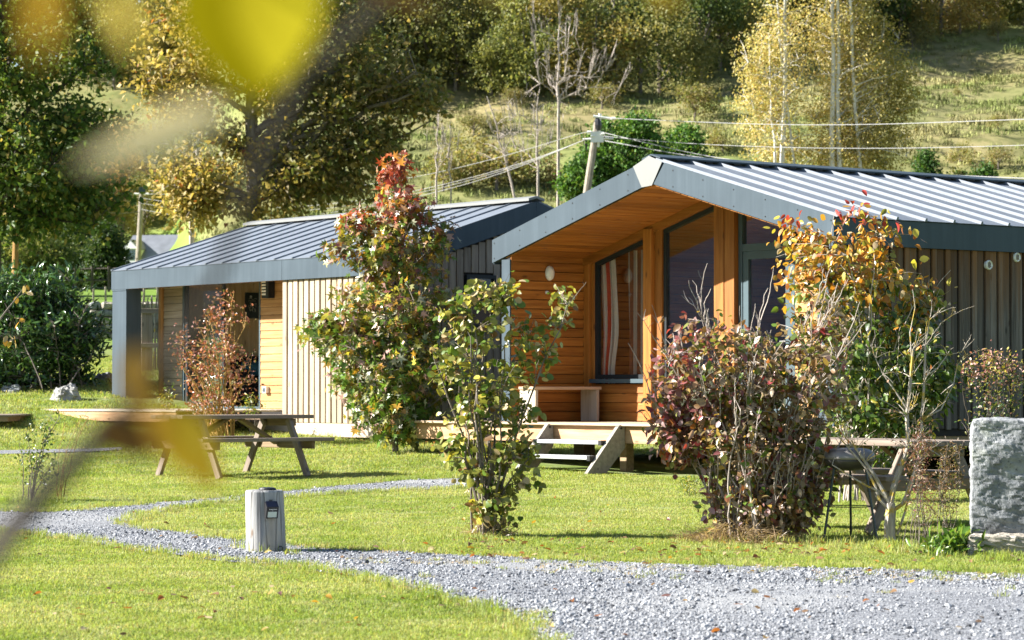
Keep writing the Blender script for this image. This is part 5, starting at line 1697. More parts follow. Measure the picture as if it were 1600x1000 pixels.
# orange persian ironwood bush against the long wall
Yo = 27.5
b = at(1345, 700, Yo); b[2] = ground(b[0], b[1])
def iron_col(P, rng):
    py = 608 - (P[:, 2] - CZ) / P[:, 1] * F
    hi = palette([(2.2, ORANGE), (2.6, GOLD), (.5, (.40, .14, .04)), (1.6, YEL), (1.2, TAN), (1.2, OLIVE)])(P, rng)
    lo = palette([(3, DKGREEN), (2.5, GREEN), (1.5, OLIVE), (.5, YEL)])(P, rng)
    red = palette([(2, (.45, .06, .05)), (1, (.42, .13, .08))])(P, rng)
    t = smooth(560, 390, py)
    c = np.where((rng.random(len(P)) < t)[:, None], hi, lo)
    return np.where(((py < 350) & (rng.random(len(P)) < .5))[:, None], red, c)
plant('ironwood_bush', 'large bush turning orange at the top and dark green below, before the grey boarded wall', 'bush', b,
      [(1295, 425, Yo, 100, 74, .55, 2.6), (1385, 430, Yo, 76, 80, .5, 1.8), (1260, 400, Yo, 55, 55, .4, 1.0), (1408, 560, Yo, 96, 92, .6, 4.4), (1455, 590, Yo, 44, 70, .4, 1.2), (1440, 470, Yo, 36, 40, .3, .6), (1330, 560, Yo, 110, 110, .6, 3.4), (1390, 640, Yo, 95, 55, .6, 2.6),
       (1330, 680, Yo, 110, 60, .6, 1.6), (1372, 362, Yo, 40, 28, .3, .22), (1324, 330, Yo, 22, 50, .2, .07), (1440, 530, Yo, 34, 60, .3, .6), (1225, 350, Yo, 26, 20, .2, .15)],
      26, 480, 13, T_OVATE, 'ovate', (.055, .10), iron_col, MT['twig_pale'], .014, .0032, parts=300, spread=.065, droop=.9, seed=3, bare=(5, .35, .006), stem_spread=.12)
# sweetgum, red crown over green skirts
Ys = 37.6
b = at(618, 694, Ys); b[2] = ground(b[0], b[1])
def gum_col(P, rng):
    py = 608 - (P[:, 2] - CZ) / P[:, 1] * F
    red = palette([(3, (.40, .07, .03)), (2, (.46, .16, .10)), (1.3, ORANGE), (1, PURP), (1.2, (.56, .34, .29))])(P, rng)
    mid = palette([(1.2, (.34, .18, .07)), (3, OLIVE), (1.2, GOLD), (1.2, PINK), (2, GREEN), (.4, PURP), (1.4, YEL), (.8, (.38, .38, .28))])(P, rng)
    low = palette([(4, (.12, .22, .032)), (2, OLIVE), (1, YEL), (.8, PINK), (.5, GOLD), (1.2, (.36, .38, .28))])(P, rng)
    u = rng.random(len(P))
    return np.where((u < .9 * smooth(375, 285, py))[:, None], red, np.where((u < smooth(600, 400, py))[:, None], mid, low))
tr = [(np.array([b + (0, 0, -.05), at(616, 600, Ys), at(622, 480, Ys), at(620, 380, Ys), at(616, 262, Ys)]), (.045, .008))]
rg = np.random.default_rng(5)
for k in range(34):
    f_ = rg.uniform(.05, .95); py = 660 - 380 * f_
    half = np.interp(py, [260, 300, 340, 420, 520, 620, 690], [14, 44, 66, 88, 118, 104, 70])
    th = rg.random() * 6.283; a_ = at(617, py + 26, Ys)
    e = at(617 + half * math.cos(th) * .9, py - 18, Ys + half * Ys / F * math.sin(th) * .9)
    tr.append((bez(a_, (a_ + e) / 2 + (0, 0, -.05), e, 6), (.014, .004)))
plant('sweetgum_tree', 'young sweetgum with star leaves, crimson at the top and green at the base', 'tree', b,
      [(616, 262, Ys, 13, 24, .1, .22), (620, 310, Ys, 42, 40, .36, 1.0), (560, 350, Ys, 22, 34, .2, .45), (622, 380, Ys, 78, 55, .6, 2.2), (680, 370, Ys, 26, 34, .25, .5), (618, 470, Ys, 96, 70, .8, 3.4),
       (545, 525, Ys, 84, 44, .6, 1.7), (505, 520, Ys, 32, 26, .3, .5), (625, 570, Ys, 106, 70, .9, 3.8), (620, 650, Ys, 80, 48, .7, 1.9), (560, 600, Ys, 44, 60, .4, .7), (525, 400, Ys, 16, 26, .15, .2)],
      0, 620, 13, T_STAR, 'star', (.085, .15), gum_col, MT['bark'], parts=300, spread=.085, droop=.75, seed=4, stems=tr)
# reddish brown blueberry like shrub before the left terrace
Yb = 39.4
b = at(345, 672, Yb); b[2] = ground(b[0], b[1])
plant('spindle_bush', 'airy russet bush with yellow stems in front of the left terrace', 'bush', b,
      [(340, 600, Yb, 70, 50, .6, 3.0), (325, 540, Yb, 54, 50, .5, 2.4), (350, 480, Yb, 30, 34, .3, .8), (290, 560, Yb, 24, 44, .3, .8), (372, 560, Yb, 26, 50, .3, .9), (330, 640, Yb, 60, 30, .5, 1.4), (378, 500, Yb, 14, 22, .15, .2)],
      26, 300, 7, T_OVATE, 'ovate', (.032, .06), palette([(3, (.36, .14, .10)), (1.4, (.28, .09, .06)), (1.8, PINK), (1.6, (.46, .18, .06)), (.7, OLIVE), (.6, TAN)]), MT['bark_yellow'],
      .016, .0035, parts=0, spread=.06, droop=.2, seed=6, bare=(16, .3, .006), stem_spread=.10)
# laurel
Yl = 46.6
b = at(70, 606, Yl); b[2] = ground(b[0], b[1])
plant('laurel_bush', 'big dense dark green laurel bush with glossy leaves at the left', 'bush', b,
      [(60, 530, Yl, 105, 75, 1.0, 5), (-40, 520, Yl, 90, 90, 1.0, 3), (110, 520, Yl, 58, 60, .8, 2.2), (20, 470, Yl, 60, 50, .7, 2), (70, 450, Yl, 50, 36, .6, 1.0), (60, 590, Yl, 100, 24, .8, 1.5), (-60, 590, Yl, 80, 28, .8, 1)],
      40, 1300, 8, T_LANCE, 'lance', (.10, .17), palette([(4, (.035, .085, .02)), (3, (.06, .125, .028)), (1.4, (.12, .22, .045))], .3), MT['bark'],
      .016, .004, leafmat='leaf_gloss', parts=300, spread=.11, droop=-.25, seed=7, bare=(14, .35, .006), out=2.5, stem_spread=.5)
# small evergreen sapling at the left of the path
b = hit(160 / 3.33, 783)
plant('privet_sapling', 'spindly sapling with few small green leaves left of the gravel path', 'sapling', b,
      [(60, 720, b[1], 34, 48, .15, 3), (80, 670, b[1], 26, 34, .12, 1.2), (50, 680, b[1], 20, 40, .12, 1)],
      9, 74, 6, T_OVATE, 'ovate', (.022, .045), palette([(3, GREEN), (2, DKGREEN), (1, OLIVE), (.5, YEL)]), MT['bark'], .008, .002, parts=0, spread=.03, droop=0, seed=8, bare=(7, .15, .003), stem_spread=.05)
b = hit(92, 778)
plant('willow_shoot', 'thin leafless orange stemmed shoot beside the spindly sapling', 'sapling', b,
      [(105, 690, b[1], 22, 60, .1, 1), (125, 655, b[1], 14, 30, .1, .5)], 5, 14, 2, T_LANCE, 'lance', (.02, .04), palette([(2, OLIVE), (1, RUST)]), MT['bark_yellow'], .006, .0018, parts=0, spread=.02, seed=9, bare=(6, .12, .0028), stem_spread=.03)
# little lichen covered bare tree
b = hit(1391, 851); Yt = b[1]
def P_(px, py, dy=0): return at(px, py, Yt + dy)
tr = [(np.array([b + (0, 0, -.05), P_(1390, 820), P_(1392, 798), P_(1391, 786)]), (.048, .036)),
      (np.array([P_(1391, 790), P_(1396, 762), P_(1407, 730), P_(1419, 700), P_(1417, 650), P_(1423, 590), P_(1427, 545)]), (.026, .010)),
      (np.array([P_(1391, 788), P_(1380, 768), P_(1366, 742), P_(1352, 722), P_(1338, 702), P_(1322, 686)]), (.022, .006)),
      (np.array([P_(1388, 795), P_(1374, 780), P_(1368, 760), P_(1352, 730), P_(1326, 700), P_(1308, 680)]), (.016, .004)),
      (np.array([P_(1395, 798), P_(1412, 786), P_(1424, 752), P_(1437, 715), P_(1440, 660), P_(1444, 600), P_(1446, 540), P_(1452, 500)]), (.018, .006)),
      (np.array([P_(1402, 836), P_(1414, 800), P_(1424, 762), P_(1436, 720)]), (.010, .006)),
      (np.array([P_(1390, 785), P_(1375, 768), P_(1356, 760), P_(1330, 745), P_(1300, 726)]), (.012, .004)),
      (np.array([P_(1420, 705), P_(1450, 700), P_(1480, 720), P_(1500, 705)]), (.008, .003)),
      (np.array([P_(1440, 655), P_(1470, 640), P_(1490, 600), P_(1496, 570)]), (.007, .003)),
      (np.array([P_(1418, 640), P_(1398, 610), P_(1380, 585), P_(1368, 560)]), (.007, .003)),
      (np.array([P_(1444, 590), P_(1465, 575), P_(1480, 555), P_(1502, 550)]), (.006, .002)),
      (np.array([P_(1425, 560), P_(1422, 520), P_(1430, 480), P_(1426, 452)]), (.007, .002)),
      (np.array([P_(1426, 570), P_(1440, 545), P_(1458, 530), P_(1470, 505)]), (.006, .002))]
plant('bare_fruit_tree', 'small nearly leafless tree with lichen on its forked trunk', 'tree', b,
      [(1420, 620, Yt, 60, 110, .2, 2), (1400, 700, Yt, 80, 30, .25, 1), (1340, 690, Yt, 40, 30, .2, .5), (1455, 540, Yt, 45, 50, .2, .7)], 0, 80, 1.2, T_OVATE, 'ovate', (.018, .04),
      palette([(2, OLIVE), (1, GREEN), (1, BROWN), (1, RUST)]), MT['bark_lichen'], twig_r=.0024, spread=.02, seed=10, stems=tr, bare=(70, .16, .0026))
# dry weeds and dock leaves beside it
b = hit(1432, 858)
plant('dry_weed', 'tall dry reddish weed stalks right of the little bare tree', 'weed', b,
      [(1438, 740, b[1], 26, 80, .14, 2), (1445, 690, b[1], 20, 30, .1, .7)], 14, 170, 6, T_LANCE, 'lance', (.016, .034), palette([(2, (.22, .10, .07)), (2, BROWN), (1, (.20, .07, .06)), (1, OLIVE)]), MT['bark'], .004, .0013, spread=.03, seed=11, bare=(10, .12, .002), stem_spread=.07)
b = hit(1470, 856)
plant('dry_weed', 'brownish seeded weed clump leaning beside the granite slab', 'weed', b,
      [(1482, 740, b[1], 22, 60, .14, 2), (1465, 790, b[1], 26, 40, .12, 1)], 14, 160, 6, T_LANCE, 'lance', (.016, .034), palette([(2, (.23, .15, .07)), (1, OLIVE), (2, BROWN)]), MT['bark'], .004, .0013, spread=.03, seed=12, bare=(8, .1, .002), stem_spread=.07)
b = hit(1485, 868)
plant('dock_plant', 'low green broad leaved dock at the foot of the granite slab', 'weed', b,
      [(1480, 855, b[1], 60, 14, .2, 2), (1500, 845, b[1], 26, 16, .12, .6)], 10, 110, 4, T_LANCE, 'lance', (.05, .11), palette([(3, (.09, .19, .02)), (2, GREEN), (1, (.16, .24, .03))]), MT['bark'], .003, .0014, spread=.03, seed=13, droop=-.2, stem_spread=.15)
b = hit(1085, 775)
plant('ground_elder', 'small bright green seedling at the left foot of the purple brown bush', 'weed', b,
      [(1083, 760, b[1], 24, 20, .12, 2)], 8, 40, 5, T_LANCE, 'lance', (.03, .05), palette([(3, (.12, .2, .025)), (2, YEL), (1, OLIVE)]), MT['bark'], .003, .001, spread=.03, seed=14, droop=0, stem_spread=.1)
# pinkish berberis in front of the grey wall
Yp = 28.5
b = at(1545, 705, Yp); b[2] = ground(b[0], b[1])
plant('berberis_bush', 'thin berberis bush with pinkish tips behind the granite slab', 'bush', b,
      [(1550, 600, Yp, 50, 60, .4, 3), (1540, 570, Yp, 40, 22, .3, 1), (1590, 580, Yp, 40, 50, .3, 1), (1545, 670, Yp, 46, 40, .4, 1)], 20, 240, 7, T_OVATE, 'ovate', (.022, .045),
      by_height(1.1, 1.55, [(3, DKGREEN), (2, OLIVE), (1, BROWN)], [(2, PINK), (1, (.35, .14, .12)), (1, YEL), (1, OLIVE)]), MT['bark_dark'], .008, .0025, spread=.05, seed=15, stem_spread=.12)
# small plants beside the left picnic table and on the terrace edge
for px, py, Yq, sd_, lb in ((395, 640, 40.6, 16, 'leafy green seedling at the right edge of the left terrace'), (262, 628, 40.7, 17, 'tiny dark leaved sprig in front of the terrace boards')):
    b = at(px, py + 22, Yq); b[2] = ground(b[0], b[1])
    plant('seedling', lb, 'weed', b, [(px, py - 8, Yq, 16, 22, .12, 1)], 6, 34, 5, T_LANCE, 'lance', (.04, .07), palette([(2, GREEN), (1, OLIVE), (1, YEL)]), MT['bark'], .004, .0016, spread=.04, seed=sd_, stem_spread=.06)
# twig with yellow leaves reaching in at the left, in focus
b0_ = hit(-90, 800)
Yk = b0_[1]
tr = [(np.array([b0_, at(-70, 650, Yk), at(-30, 540, Yk), at(8, 488, Yk), at(24, 468, Yk), at(38, 448, Yk)]), (.016, .003)),
      (np.array([at(-30, 540, Yk), at(0, 525, Yk), at(14, 520, Yk)]), (.005, .002)),
      (np.array([at(10, 486, Yk), at(22, 494, Yk), at(30, 505, Yk)]), (.003, .002))]
plant('young_cherry', 'yellow leaved twig tip reaching in at the left edge over the laurel', 'sapling', b0_,
      [(38, 452, Yk, 10, 14, .05, 1), (26, 490, Yk, 12, 16, .05, 1), (14, 530, Yk, 14, 18, .05, 1.6), (-40, 560, Yk, 30, 60, .1, 2)], 0, 12, 2.2, T_OVATE, 'ovate', (.055, .085),
      palette([(2, GOLD), (1.5, TAN), (1, YEL), (.6, BROWN)]), MT['bark'], twig_r=.0018, spread=.015, droop=1.2, seed=18, stems=tr, parts=40)

# straw and fallen leaves
def dead_leaves():
    rng = np.random.default_rng(31)
    P = []
    for (px, py, sx, sy, n) in ((620, 690, 70, 10, 60), (780, 845, 60, 12, 30), (1150, 850, 90, 16, 60), (900, 860, 300, 14, 70), (1000, 770, 200, 60, 50), (400, 800, 200, 60, 40), (300, 920, 250, 50, 45), (1100, 930, 300, 40, 40), (1350, 860, 160, 20, 60)):
        for k in range(n):
            P.append(hit(px + rng.normal(0, sx), py + abs(rng.normal(0, sy)) * (1 if py > 700 else .6), 9, 45))
    P = np.array(P); P[:, 2] += .025
    n = len(P)
    V, Fc = leaf_verts(T_OVATE, P, unit(rng.normal(0, 1, (n, 3)) * np.array([1, 1, .2])), unit(rng.normal(0, .35, (n, 3)) + np.array([0, 0, 1])), rng.uniform(.03, .07, n))
    col = palette([(3, BROWN), (2, RUST), (1, TAN), (1, GOLD), (1, (.2, .1, .08))])(P, rng)
    o = link(bpy.data.objects.new('fallen_leaves', tri_mesh('fallen_leaves', V, Fc, MT['leaf'], tint=np.repeat(col, 9, 0))))
    tag(o, 'brown and gold fallen leaves strewn on the lawn', kind='stuff')
dead_leaves()
def straw(label, c, R, n, seed, h=.10):
    rng = np.random.default_rng(seed)
    th = rng.random(n) * 6.283; r = R * np.sqrt(rng.random(n))
    P = np.column_stack([c[0] + r * np.cos(th), c[1] + r * np.sin(th) * .7, np.zeros(n)])
    P[:, 2] = ground(P[:, 0], P[:, 1]) + h * (1 - r / R) * rng.random(n)
    d = unit(np.column_stack([np.cos(th), np.sin(th), -.3 * np.ones(n)]) + rng.normal(0, .5, (n, 3)))
    T = (np.array([(-.02, 0, 0), (.02, 0, 0), (.015, .6, .05), (-.015, .6, .05), (0, 1, 0)]), np.array([(0, 1, 2), (0, 2, 3), (3, 2, 4)]))
    V, Fc = leaf_verts(T, P, d, unit(rng.normal(0, .5, (n, 3)) + np.array([0, 0, 1])), rng.uniform(.08, .2, n))
    col = palette([(2, (.42, .32, .18)), (2, (.34, .25, .14)), (1, (.25, .17, .09))])(P, rng)
    o = link(bpy.data.objects.new('dry_grass', tri_mesh('dry_grass', V, Fc, MT['leaf'], tint=np.repeat(col, 5, 0))))
    tag(o, label, kind='stuff')
straw('mat of straw coloured dead grass around the foot of the purple brown bush', hit(1155, 846), .46, 2600, 41, .22)
straw('wisps of dead grass around the hazel stems', hit(764, 838), .2, 420, 42, .2)
# ------------------------------------------------------------------ big trees behind the cabins
def limbs(trunk, targets, r0, r1, rng, sag=.1):
    out = []
    for e in targets:
        hz_ = np.linalg.norm(trunk[:, :2] - e[:2], axis=1)
        q = trunk[np.argmin(np.abs(trunk[:, 2] - (e[2] - .55 * hz_ * rng.uniform(.5, 1.4))) + .2 * hz_)]
        L = np.linalg.norm(e - q)
        mid = (q + e) / 2 + np.array([rng.normal(0, .07) * L, rng.normal(0, .07) * L, sag * L + rng.normal(0, .06) * L])
        b = bez(q, mid, e, 9); b[1:-1] += rng.normal(0, .018 * L, (7, 3))
        out.append((b, (r0 * min(1, L / 3 + .25), r1)))
    return out
def big_tree(name, label, base, trunk, r, vols, nlimb, ncl, nleaf, size, colour, bark, seed, spread, T=T_RHOMB, lr=.09, droop=.3, group=None, twig=.012, out=1.6, upbias=.5):
    rng = np.random.default_rng(seed)
    tg, _ = ell_samples(vols, nlimb, rng, 1.0)
    tk = np.array(trunk)
    fine = np.concatenate([np.linspace(tk[i], tk[i + 1], 6)[:-1] for i in range(len(tk) - 1)] + [tk[-1:]])
    S_ = [(tk, r)] + limbs(fine[len(fine) // 4:], tg, lr, lr * .18, rng)
    return plant(name, label, 'tree', base, vols, 0, ncl, nleaf, T, 'far', size, colour, bark, twig_r=twig, leafmat='leaf_far', spread=spread, droop=droop, seed=seed, stems=S_, group=group, out=out, upbias=upbias)
# oak at the left edge
Yk = 70.0
b = at(-20, 400, Yk); b[2] = ground(b[0], b[1])
big_tree('oak_tree', 'dark green spreading oak filling the upper left corner', b,
         [b + (0, 0, -.3), at(-18, 330, Yk), at(-10, 200, Yk), at(0, 60, Yk), at(20, -120, Yk)], (.38, .12),
         [(20, -40, Yk, 170, 90, 2.6, 3), (40, 90, Yk, 150, 70, 2.4, 3.0), (90, 210, Yk, 105, 55, 2.0, 2.2), (150, 195, Yk, 64, 36, 1.4, .8), (30, 270, Yk, 130, 60, 2.2, 2.2), (170, 60, Yk, 40, 60, 1.2, .5),
          (120, 300, Yk, 90, 42, 1.6, 1.3), (-60, 180, Yk, 110, 160, 2.5, 3), (100, -120, Yk, 200, 60, 2.4, 2), (140, 330, Yk, 44, 26, 1, .4), (40, 350, Yk, 60, 40, 1.4, .7)],
         36, 500, 44, (.09, .23), palette([(4, (.075, .13, .025)), (3, (.12, .185, .035)), (1.8, (.20, .225, .05)), (.7, (.36, .28, .07)), (1, DKGREEN)], .3), MT['bark_dark'], 51, .26)
# golden maple / oak with forked grey trunk
Ym = 82.0
b = at(398, 420, Ym); b[2] = ground(b[0], b[1])
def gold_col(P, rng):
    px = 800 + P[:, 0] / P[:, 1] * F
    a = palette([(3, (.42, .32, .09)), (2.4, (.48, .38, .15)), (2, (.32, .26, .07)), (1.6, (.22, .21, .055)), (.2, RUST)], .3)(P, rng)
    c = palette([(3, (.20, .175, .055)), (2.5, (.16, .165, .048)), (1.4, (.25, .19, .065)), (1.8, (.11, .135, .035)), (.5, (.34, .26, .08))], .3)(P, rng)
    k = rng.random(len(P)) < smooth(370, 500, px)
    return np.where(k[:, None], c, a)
tk = [b + (0, 0, -.3), at(397, 350, Ym), at(396, 260, Ym), at(392, 180, Ym), at(398, 90, Ym), at(410, -20, Ym), at(420, -140, Ym)]
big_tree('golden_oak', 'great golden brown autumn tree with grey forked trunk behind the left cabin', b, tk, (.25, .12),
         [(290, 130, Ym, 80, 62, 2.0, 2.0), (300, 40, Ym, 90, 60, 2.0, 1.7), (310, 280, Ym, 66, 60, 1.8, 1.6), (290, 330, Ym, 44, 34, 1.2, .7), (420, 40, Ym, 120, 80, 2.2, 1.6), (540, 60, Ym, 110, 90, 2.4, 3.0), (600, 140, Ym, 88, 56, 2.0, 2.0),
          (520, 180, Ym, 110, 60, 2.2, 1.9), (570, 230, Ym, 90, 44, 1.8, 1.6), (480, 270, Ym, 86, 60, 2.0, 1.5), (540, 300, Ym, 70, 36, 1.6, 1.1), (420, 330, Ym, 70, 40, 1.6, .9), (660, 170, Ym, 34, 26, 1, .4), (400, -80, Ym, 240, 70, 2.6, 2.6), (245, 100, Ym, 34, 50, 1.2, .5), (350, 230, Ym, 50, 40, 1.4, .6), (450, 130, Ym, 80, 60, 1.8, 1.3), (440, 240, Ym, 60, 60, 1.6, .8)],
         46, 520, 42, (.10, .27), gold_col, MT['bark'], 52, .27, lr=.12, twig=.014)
# second stem of the fork
# birches to the right
Yr = 112.0
def birch(label, px, lean, vols, seed, cols, r=.14, py0=300, r1=.05):
    vols = [(v[0], v[1], v[2] + .9, *v[3:]) for v in vols]
    b = at(px, py0, Yr); b[2] = ground(b[0], b[1])
    tk = [b + (0, 0, -.3)] + [at(px + lean * (300 - y_) + math.sin(y_ / 40 + seed) * 1.6, y_, Yr) for y_ in (270, 220, 160, 100, 40, -20, -90)]
    return big_tree('birch_tree', label, b, tk, (r, r1), vols, 30, 330, 38, (.075, .13), cols, MT['bark_birch'], seed, .26, lr=.03, droop=.8, group=None, twig=.008, out=.9)
gb = palette([(3, (.58, .49, .17)), (2.4, (.52, .46, .16)), (2.4, (.64, .55, .28)), (1.4, (.38, .36, .11)), (.8, (.56, .38, .13)), (.8, (.24, .26, .08))], .25)
gb2 = palette([(3, (.38, .32, .08)), (2, (.26, .25, .06)), (2, (.46, .37, .12)), (1.5, (.18, .20, .05))], .25)
birch('golden birch with two white stems, leftmost of the birch clump', 1222, .02, [(1215, 60, Yr, 64, 90, 1.8, 2), (1200, 180, Yr, 56, 90, 1.6, 2), (1240, 240, Yr, 60, 50, 1.6, 1.2), (1180, 120, Yr, 34, 60, 1.2, .7), (1230, -60, Yr, 50, 70, 1.4, 1)], 61, gb)
birch('slender golden birch with the brightest straight white stems, middle of the clump', 1301, .0, [(1300, 40, Yr, 64, 90, 1.8, 2), (1310, 170, Yr, 66, 90, 1.8, 2.2), (1310, 250, Yr, 60, 40, 1.5, 1), (1305, -70, Yr, 50, 70, 1.5, 1)], 62, gb, .13)
birch('slender golden birch just right of the brightest straight stem', 1312, -.012, [(1330, 90, Yr, 60, 90, 1.6, 1.4), (1340, 210, Yr, 60, 70, 1.6, 1.4)], 63, gb, .11)
birch('browner leafy birch at the right side of the clump', 1345, -.06, [(1370, 120, Yr, 62, 80, 1.8, 2), (1390, 200, Yr, 54, 70, 1.7, 2), (1400, 140, Yr, 46, 50, 1.4, 1), (1360, 30, Yr, 56, 70, 1.6, 1.4), (1350, -60, Yr, 50, 60, 1.4, .8), (1380, 255, Yr, 50, 30, 1.3, .7)], 64, gb2, .08)
b_ = None
def thin_stem(label, px, seed, r=.07, lean=0.0, top=-40, Y=112.0, vols=None, bark='bark_birch', bottom=300, cols=None, ncl=60, nl=14, group=None, bare=None):
    b = at(px, bottom, Y); b[2] = ground(b[0], b[1])
    rng = np.random.default_rng(seed)
    ys = np.linspace(bottom - 20, top, 8)
    tk = np.array([b + (0, 0, -.3)] + [at(px + lean * (bottom - y_) + rng.normal(0, 1.5), y_, Y) for y_ in ys])
    v = vols or [(px + lean * (bottom - 130), 130, Y, 44, 110, 1.0, 1)]
    tg, _ = ell_samples(v, 14, rng, 1.5)
    S_ = [(tk, (r, r * .3))] + limbs(tk[2:], tg, r * .5, r * .12, rng, .25)
    return plant('birch_tree' if bark == 'bark_birch' else 'bare_tree', label, 'tree', b, v, 0, ncl, nl, T_RHOMB, 'far', (.07, .12), cols or gb, MT[bark], twig_r=.008, leafmat='leaf_far', spread=.25, seed=seed, stems=S_, group=group, bare=bare, out=.9, droop=.6)
thin_stem('thin leaning birch stem at the far left of the birch clump', 1213, 65, .06, -.05, 60)
thin_stem('thin second birch stem crossing behind the leftmost birch', 1246, 66, .07, -.11, -20)
# conifers behind the ridge
def conifer(label, px, py_top, py_bot, w, Y, seed, ncl=420, cols=None, group=None):
    b = at(px, py_bot, Y); b[2] = min(ground(b[0], b[1]), b[2])
    tp = at(px, py_top, Y)
    rng = np.random.default_rng(seed)
    h = tp[2] - b[2]
    tk = np.array([b + (tp - b) * k for k in np.linspace(0, 1, 8)])
    pm = Y / F
    S_ = [(tk, (.16 * h / 8, .02))]
    for k in range(46):
        f = rng.uniform(.05, .97); L = (1 - f) ** .75 * w * pm * rng.uniform(.75, 1.1); th = rng.random() * 6.283
        q = b + (tp - b) * f
        e = q + np.array([L * math.cos(th), L * math.sin(th), -.12 * L + rng.normal(0, .06)])
        S_.append((bez(q, (q + e) / 2 + (0, 0, .12 * L), e, 5), (.03, .008)))
    vols = []
    for i in range(7):
        f = (i + .4) / 7; vols.append((px, py_bot + (py_top - py_bot) * f, Y, max(6, (1 - f) ** .75 * w), abs(py_bot - py_top) / 10, max(.2, (1 - f) ** .75 * w * pm), (1 - f) ** 1.2 + .06))
    return plant('conifer_tree', label, 'tree', b, vols, 0, ncl, 30, T_LANCE if False else T_RHOMB, 'far', (.08, .16), cols or palette([(3, (.05, .12, .02)), (2, (.07, .15, .025)), (1.5, (.035, .085, .018)), (.5, (.12, .16, .03))], .3), MT['bark_dark'],
                 twig_r=.01, leafmat='leaf_far', spread=.16, droop=.35, seed=seed, stems=S_, out=2.0, group=group)
CG = palette([(3, (.085, .19, .03)), (2, (.12, .24, .04)), (1.5, (.05, .12, .025)), (.7, (.20, .26, .05))], .3)
for lb, px, vols_, Y_, sd_, nc in (('bushy bright green conifer behind the apex of the right cabin', 985, [(985, 265, 95, 78, 60, 1.8, 3), (960, 220, 95, 40, 36, 1.1, 1), (1000, 205, 95, 34, 26, 1, .7)], 95, 71, 560),
                               ('bright green conifer to the right of the apex, behind the wires', 1068, [(1066, 262, 97, 48, 50, 1.3, 3), (1072, 222, 97, 26, 26, .8, .8)], 97, 72, 330),
                               ('bright green conifer standing left of the leaning pole', 915, [(912, 290, 94, 36, 36, 1.0, 2), (925, 256, 94, 22, 24, .7, .6)], 94, 73, 220)):
    b = at(px, 340, Y_); b[2] = ground(b[0], b[1])
    big_tree('conifer_tree', lb, b, [b, at(px, 330, Y_), at(px, 270, Y_), at(px, 215, Y_)], (.16, .05), vols_, 30, nc, 36, (.08, .16), CG, MT['bark_dark'], sd_, .16, lr=.05, droop=-.25, out=2.4)
conifer('small dark green conifer at the right foot of the birches', 1447, 232, 300, 30, 105, 74, 150)
conifer('little green spruce poking above the right roof ridge', 1536, 262, 300, 30, 100, 75, 120)
conifer('yellowish young conifer above the ridge at the right edge', 1500, 268, 300, 34, 104, 76, 120, palette([(2, (.12, .15, .03)), (2, (.17, .17, .04)), (1, (.06, .11, .02))]))
# bare pale trees on the slope in the middle
g_ = 'leafless pale trees on the slope'
cb = palette([(2, (.30, .24, .09)), (1, (.22, .20, .08))])
thin_stem('leafless tree with many upright pale boughs below the wood', 872, 81, .075, .0, 20, 128, [(875, 110, 128, 64, 90, 1.6, 3), (930, 120, 128, 50, 70, 1.3, 1)], 'twig_pale', 200, cb, 110, 2, None, (90, 1.2, .02))
thin_stem('leafless forked pale tree to the left of the leaning pole', 838, 82, .06, .02, 150, 110, [(830, 200, 110, 50, 70, 1.2, 2)], 'twig_pale', 330, cb, 60, 2, None, (40, .9, .018))
thin_stem('thin leaning pale bare trunk left of the forked one', 812, 83, .055, -.28, 150, 104, [(790, 220, 104, 50, 60, 1.0, 2)], 'twig_pale', 330, cb, 50, 2, None, (36, .8, .016))
thin_stem('slim pale bare trunk rising beside the sweetgum top', 684, 84, .045, .0, 170, 105, [(684, 230, 105, 22, 50, .7, 2)], 'twig_pale', 300, cb, 30, 2, None, (24, .7, .014))
thin_stem('slim bare sapling trunk second right of the sweetgum top', 703, 85, .035, .0, 190, 105, [(704, 230, 105, 18, 40, .7, 2)], 'twig_pale', 300, cb, 26, 2, None, (20, .6, .012))
thin_stem('grey leafless bush like tree beneath the golden tree', 300, 86, .12, .1, 180, 120, [(310, 200, 120, 60, 60, 1.6, 2), (260, 260, 120, 44, 60, 1.3, 1)], 'twig_pale', 330, cb, 160, 1.4, None, (120, 1.1, .018))
# clipped round trees on the meadow
for px, py, w, h, sd_, lb in ((122, 405, 52, 66, 91, 'large round dark tree on the meadow, left of a pair'), (166, 405, 30, 62, 92, 'narrower dark round tree, right of the pair on the meadow')):
    Yc = 126.0 if sd_ == 91 else 124.0
    b = at(150 if sd_ == 92 else 118, 480, Yc); b[2] = ground(b[0], b[1])
    big_tree('round_tree', lb, b, [b, at(px, 460, Yc), at(px, 420, Yc), at(px, 380, Yc)], (.22, .08),
             [(px, py, Yc, w, h, w * Yc / F, 3), (px, py + 24, Yc, w * 1.02, h * .62, w * Yc / F, 2)], 16, 330, 44, (.11, .18), palette([(4, (.035, .07, .018)), (3, (.05, .095, .022)), (1, (.09, .13, .03))], .25), MT['bark_dark'], sd_, .2, out=3.0, lr=.05)

